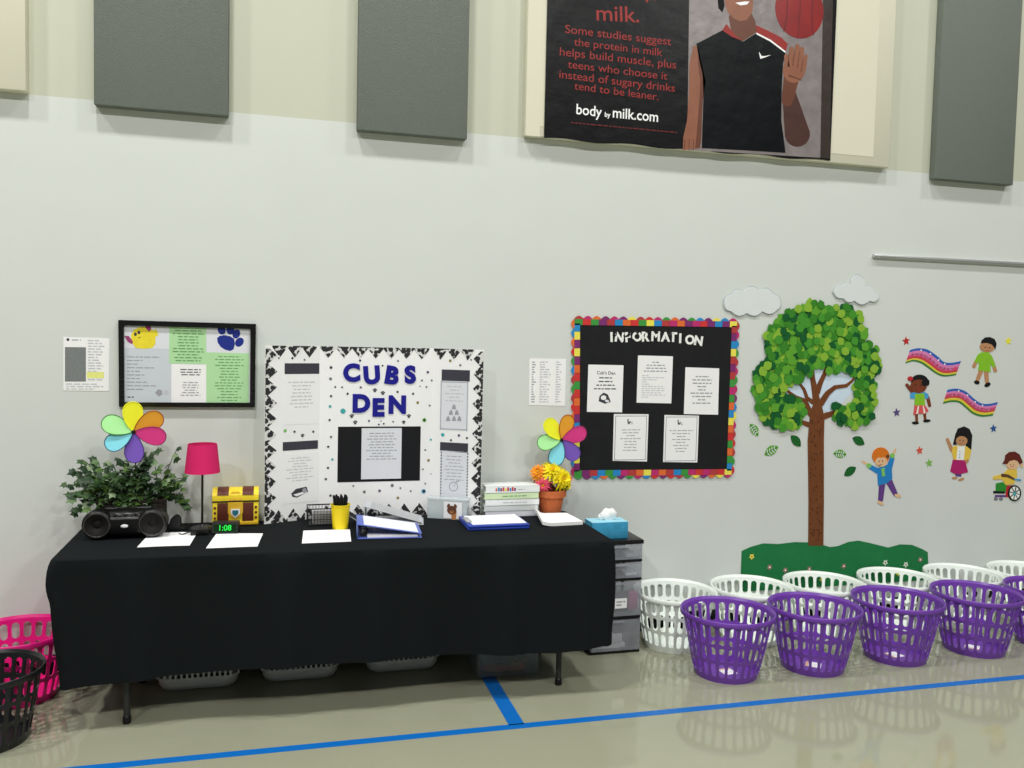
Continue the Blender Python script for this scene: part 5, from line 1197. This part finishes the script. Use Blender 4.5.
chx, chy = -.185, -.112
t = thing('treasure_chest', 'yellow and brown toy treasure chest on the table beside the pink lamp', 'treasure chest', (chx, chy, ZT+.001))
CY = mat('chest_yellow', (236, 206, 48), .4, .4, noise=.05); CB = mat('chest_brown', (98, 46, 32), .5, .4, k=1, noise=.15); CG = mat('chest_gold', (214, 172, 44), .4, .4, noise=.08)
L, D, HB_, HL = .222, .135, .120, .058
m = MB(); m.box((-L/2, -D/2, 0), (L/2, D/2, HB_), CY, .006)
m.box((-L/2+.002, -D/2-.004, .004), (L/2-.002, -D/2+.004, .022), CG, .003); m.build('body', t)
m = MB(); prof = [(-D/2, 0), (D/2, 0)]+[(D/2*math.cos(PI*k/14)**1 if True else 0, .014+(HL-.014)*math.sin(PI*k/14)**.8) for k in range(15)]
fslab(m, Fr((-L/2, 0, HB_+.006), (0, -1, 0), (0, 0, 1)), prof, CY, -L, 0)
lid = m.build('lid', t)
m = MB(); m.box((-L/2-.002, -D/2-.003, HB_), (L/2+.002, D/2, HB_+.006), BLACKM, .001); m.build('lid_gap', t)
for s_ in (-1, 1):
    m = MB(); m.box((s_*.060-.027, -D/2-.002, .022), (s_*.060+.027, -D/2+.002, HB_-.004), CB, .001); m.build('brown_strap', t)
    m = MB(); vs = []; fs = []
    for k in range(1, 9):
        a = PI*k/14; y = -(D/2+.002)*math.cos(a); z = HB_+.006+.014+(HL-.012)*math.sin(a)**.8
        vs += [Vector((s_*.060-.027, y, z)), Vector((s_*.060+.027, y, z))]
    fs = [[2*k, 2*k+1, 2*k+3, 2*k+2] for k in range(7)]; m.add(vs, fs, CB, True); m.build('lid_strap', lid)
    for z in (.04, .066, .092):
        m = MB(); m.ball((s_*.098, -D/2-.001, z), (.0065, .004, .0065), CB, 10, 6); m.build('rivet', t)
m = MB(); fc2 = Fr((0, -D/2, 0), (1, 0, 0), (0, 0, 1))
fslab(m, fc2, [(-.036, HB_), (-.036, .066), (-.022, .045), (0, .036), (.022, .045), (.036, .066), (.036, HB_)], CG, 0, .007); lk = m.build('lock_plate', t)
m = MB(); fslab(m, fc2, [(-.022, .086), (.022, .086), (.022, .062), (0, .040), (-.022, .062)], PAPER, .007, .010); fslab(m, fc2, [(-.014, .080), (.014, .080), (.014, .064), (0, .050), (-.014, .064)], mat('teal_gem', (40, 110, 120), .2, .5), .010, .014); m.build('gem', lk)
m = MB(); fslab(m, Fr((0, -D/2+.006, HB_+.006), (1, 0, 0), (0, .25, 1)), [(-.032, 0), (.032, 0), (.03, .03), (.016, .044), (-.016, .044), (-.03, .03)], CG, 0, .009); m.build('lid_plate', lid)

# ------------------------------------------------------------------ flower pot
fpx, fpy = 1.497, -.112
t = thing('flower_pot', 'terracotta pot of yellow, orange and pink artificial flowers at the right end of the table', 'flower pot', (fpx, fpy, ZT+.001))
TER = mat('terracotta', (186, 100, 58), .75, .25, noise=.08)
m = MB(); m.lathe([(0, .0), (.058, .0), (.074, .092), (.074, .094), (.086, .094), (.088, .132), (.079, .132), (.077, .098), (.066, .092), (0, .092)], TER, n=40); m.build('pot', t)
FL = {'y': mat('yellow_petals', (246, 214, 24), .6, .3, k=1.15, noise=.06), 'o': mat('orange_petals', (240, 150, 40), .6, .3, k=1.15, noise=.06), 'p': mat('coral_pink_petals', (222, 84, 110), .6, .3, k=1.1, noise=.06), 'g': mat('flower_centre', (206, 160, 30), .7, .2, noise=.1)}
def flower(c, nrm, R, key, lab):
    c = Vector((c[0]*1.1, c[1], c[2]+.018)); R *= 1.1; nrm = Vector(nrm).normalized(); q_ = Vector((0, 0, 1)).rotation_difference(nrm).to_matrix().to_4x4(); M = Matrix.Translation(c) @ q_; m = MB(); rf = random.Random(int(c.x*9999))
    for ring, (n, r0, lift) in enumerate(((16, 1.0, .05), (14, .82, .30), (11, .6, .6), (7, .36, .9))):
        for k in range(n):
            a = 2*PI*(k+.5*ring)/n+rf.uniform(-.08, .08); r_ = R*r0*rf.uniform(.92, 1.08); w_ = R*.17
            pts = []
            for s_ in (0, .35, .7, 1.0):
                rad_ = R*.08+(r_-R*.08)*s_; z = R*lift*.55*s_-R*.25*s_*s_*(1-lift*.6)+R*.08*ring; ww = w_*(.45+1.1*s_*(1.25-s_))
                if s_ == 1.0: ww = w_*.25
                for sg in (-1, 1): pts.append(M @ Vector((rad_*math.cos(a)-sg*ww*math.sin(a)*.7, rad_*math.sin(a)+sg*ww*math.cos(a)*.7, z)))
            m.add(pts, [[2*i, 2*i+1, 2*i+3, 2*i+2] for i in range(3)], FL[key], True)
    m.ball((0, 0, 0), (R*.16, R*.16, R*.12), FL['g'], 10, 6, M=M @ Matrix.Translation((0, 0, R*.35)))
    o = m.build('flower', t); o['label'] = lab
    ms = MB(); ms.tube([c-nrm*R*.05, (c*.5+Vector((0, 0, .09))*.5), (c.x*.2, c.y*.2, .09)], .003, IV[1], 6); ms.build('stem', t)
flower((-.005, -.035, .225), (-.05, -.75, .6), .062, 'y', 'yellow flower')
flower((.045, -.045, .18), (.25, -.9, .25), .064, 'y', 'yellow flower')
flower((.075, -.015, .135), (.6, -.75, .0), .042, 'y', 'yellow flower')
flower((-.07, -.01, .21), (-.5, -.7, .4), .052, 'o', 'orange flower')
flower((-.055, -.05, .145), (-.4, -.9, .1), .046, 'p', 'coral pink flower')
flower((.095, .03, .165), (.7, -.6, .2), .044, 'p', 'coral pink flower')
flower((.02, .02, .235), (.1, -.2, .9), .045, 'y', 'yellow flower')
m = MB(); ri = random.Random(3)
for k in range(14):
    a = ri.uniform(0, 2*PI); p = Vector((.06*math.cos(a), .05*math.sin(a), .12+ri.uniform(0, .05))); ivy_leaf(p, .05, Vector((math.cos(a), math.sin(a)*.5-.2, .3)), Vector((0, -.6, .8)), IV[ri.choice((0, 1, 4))])
m.build('leaves', t)
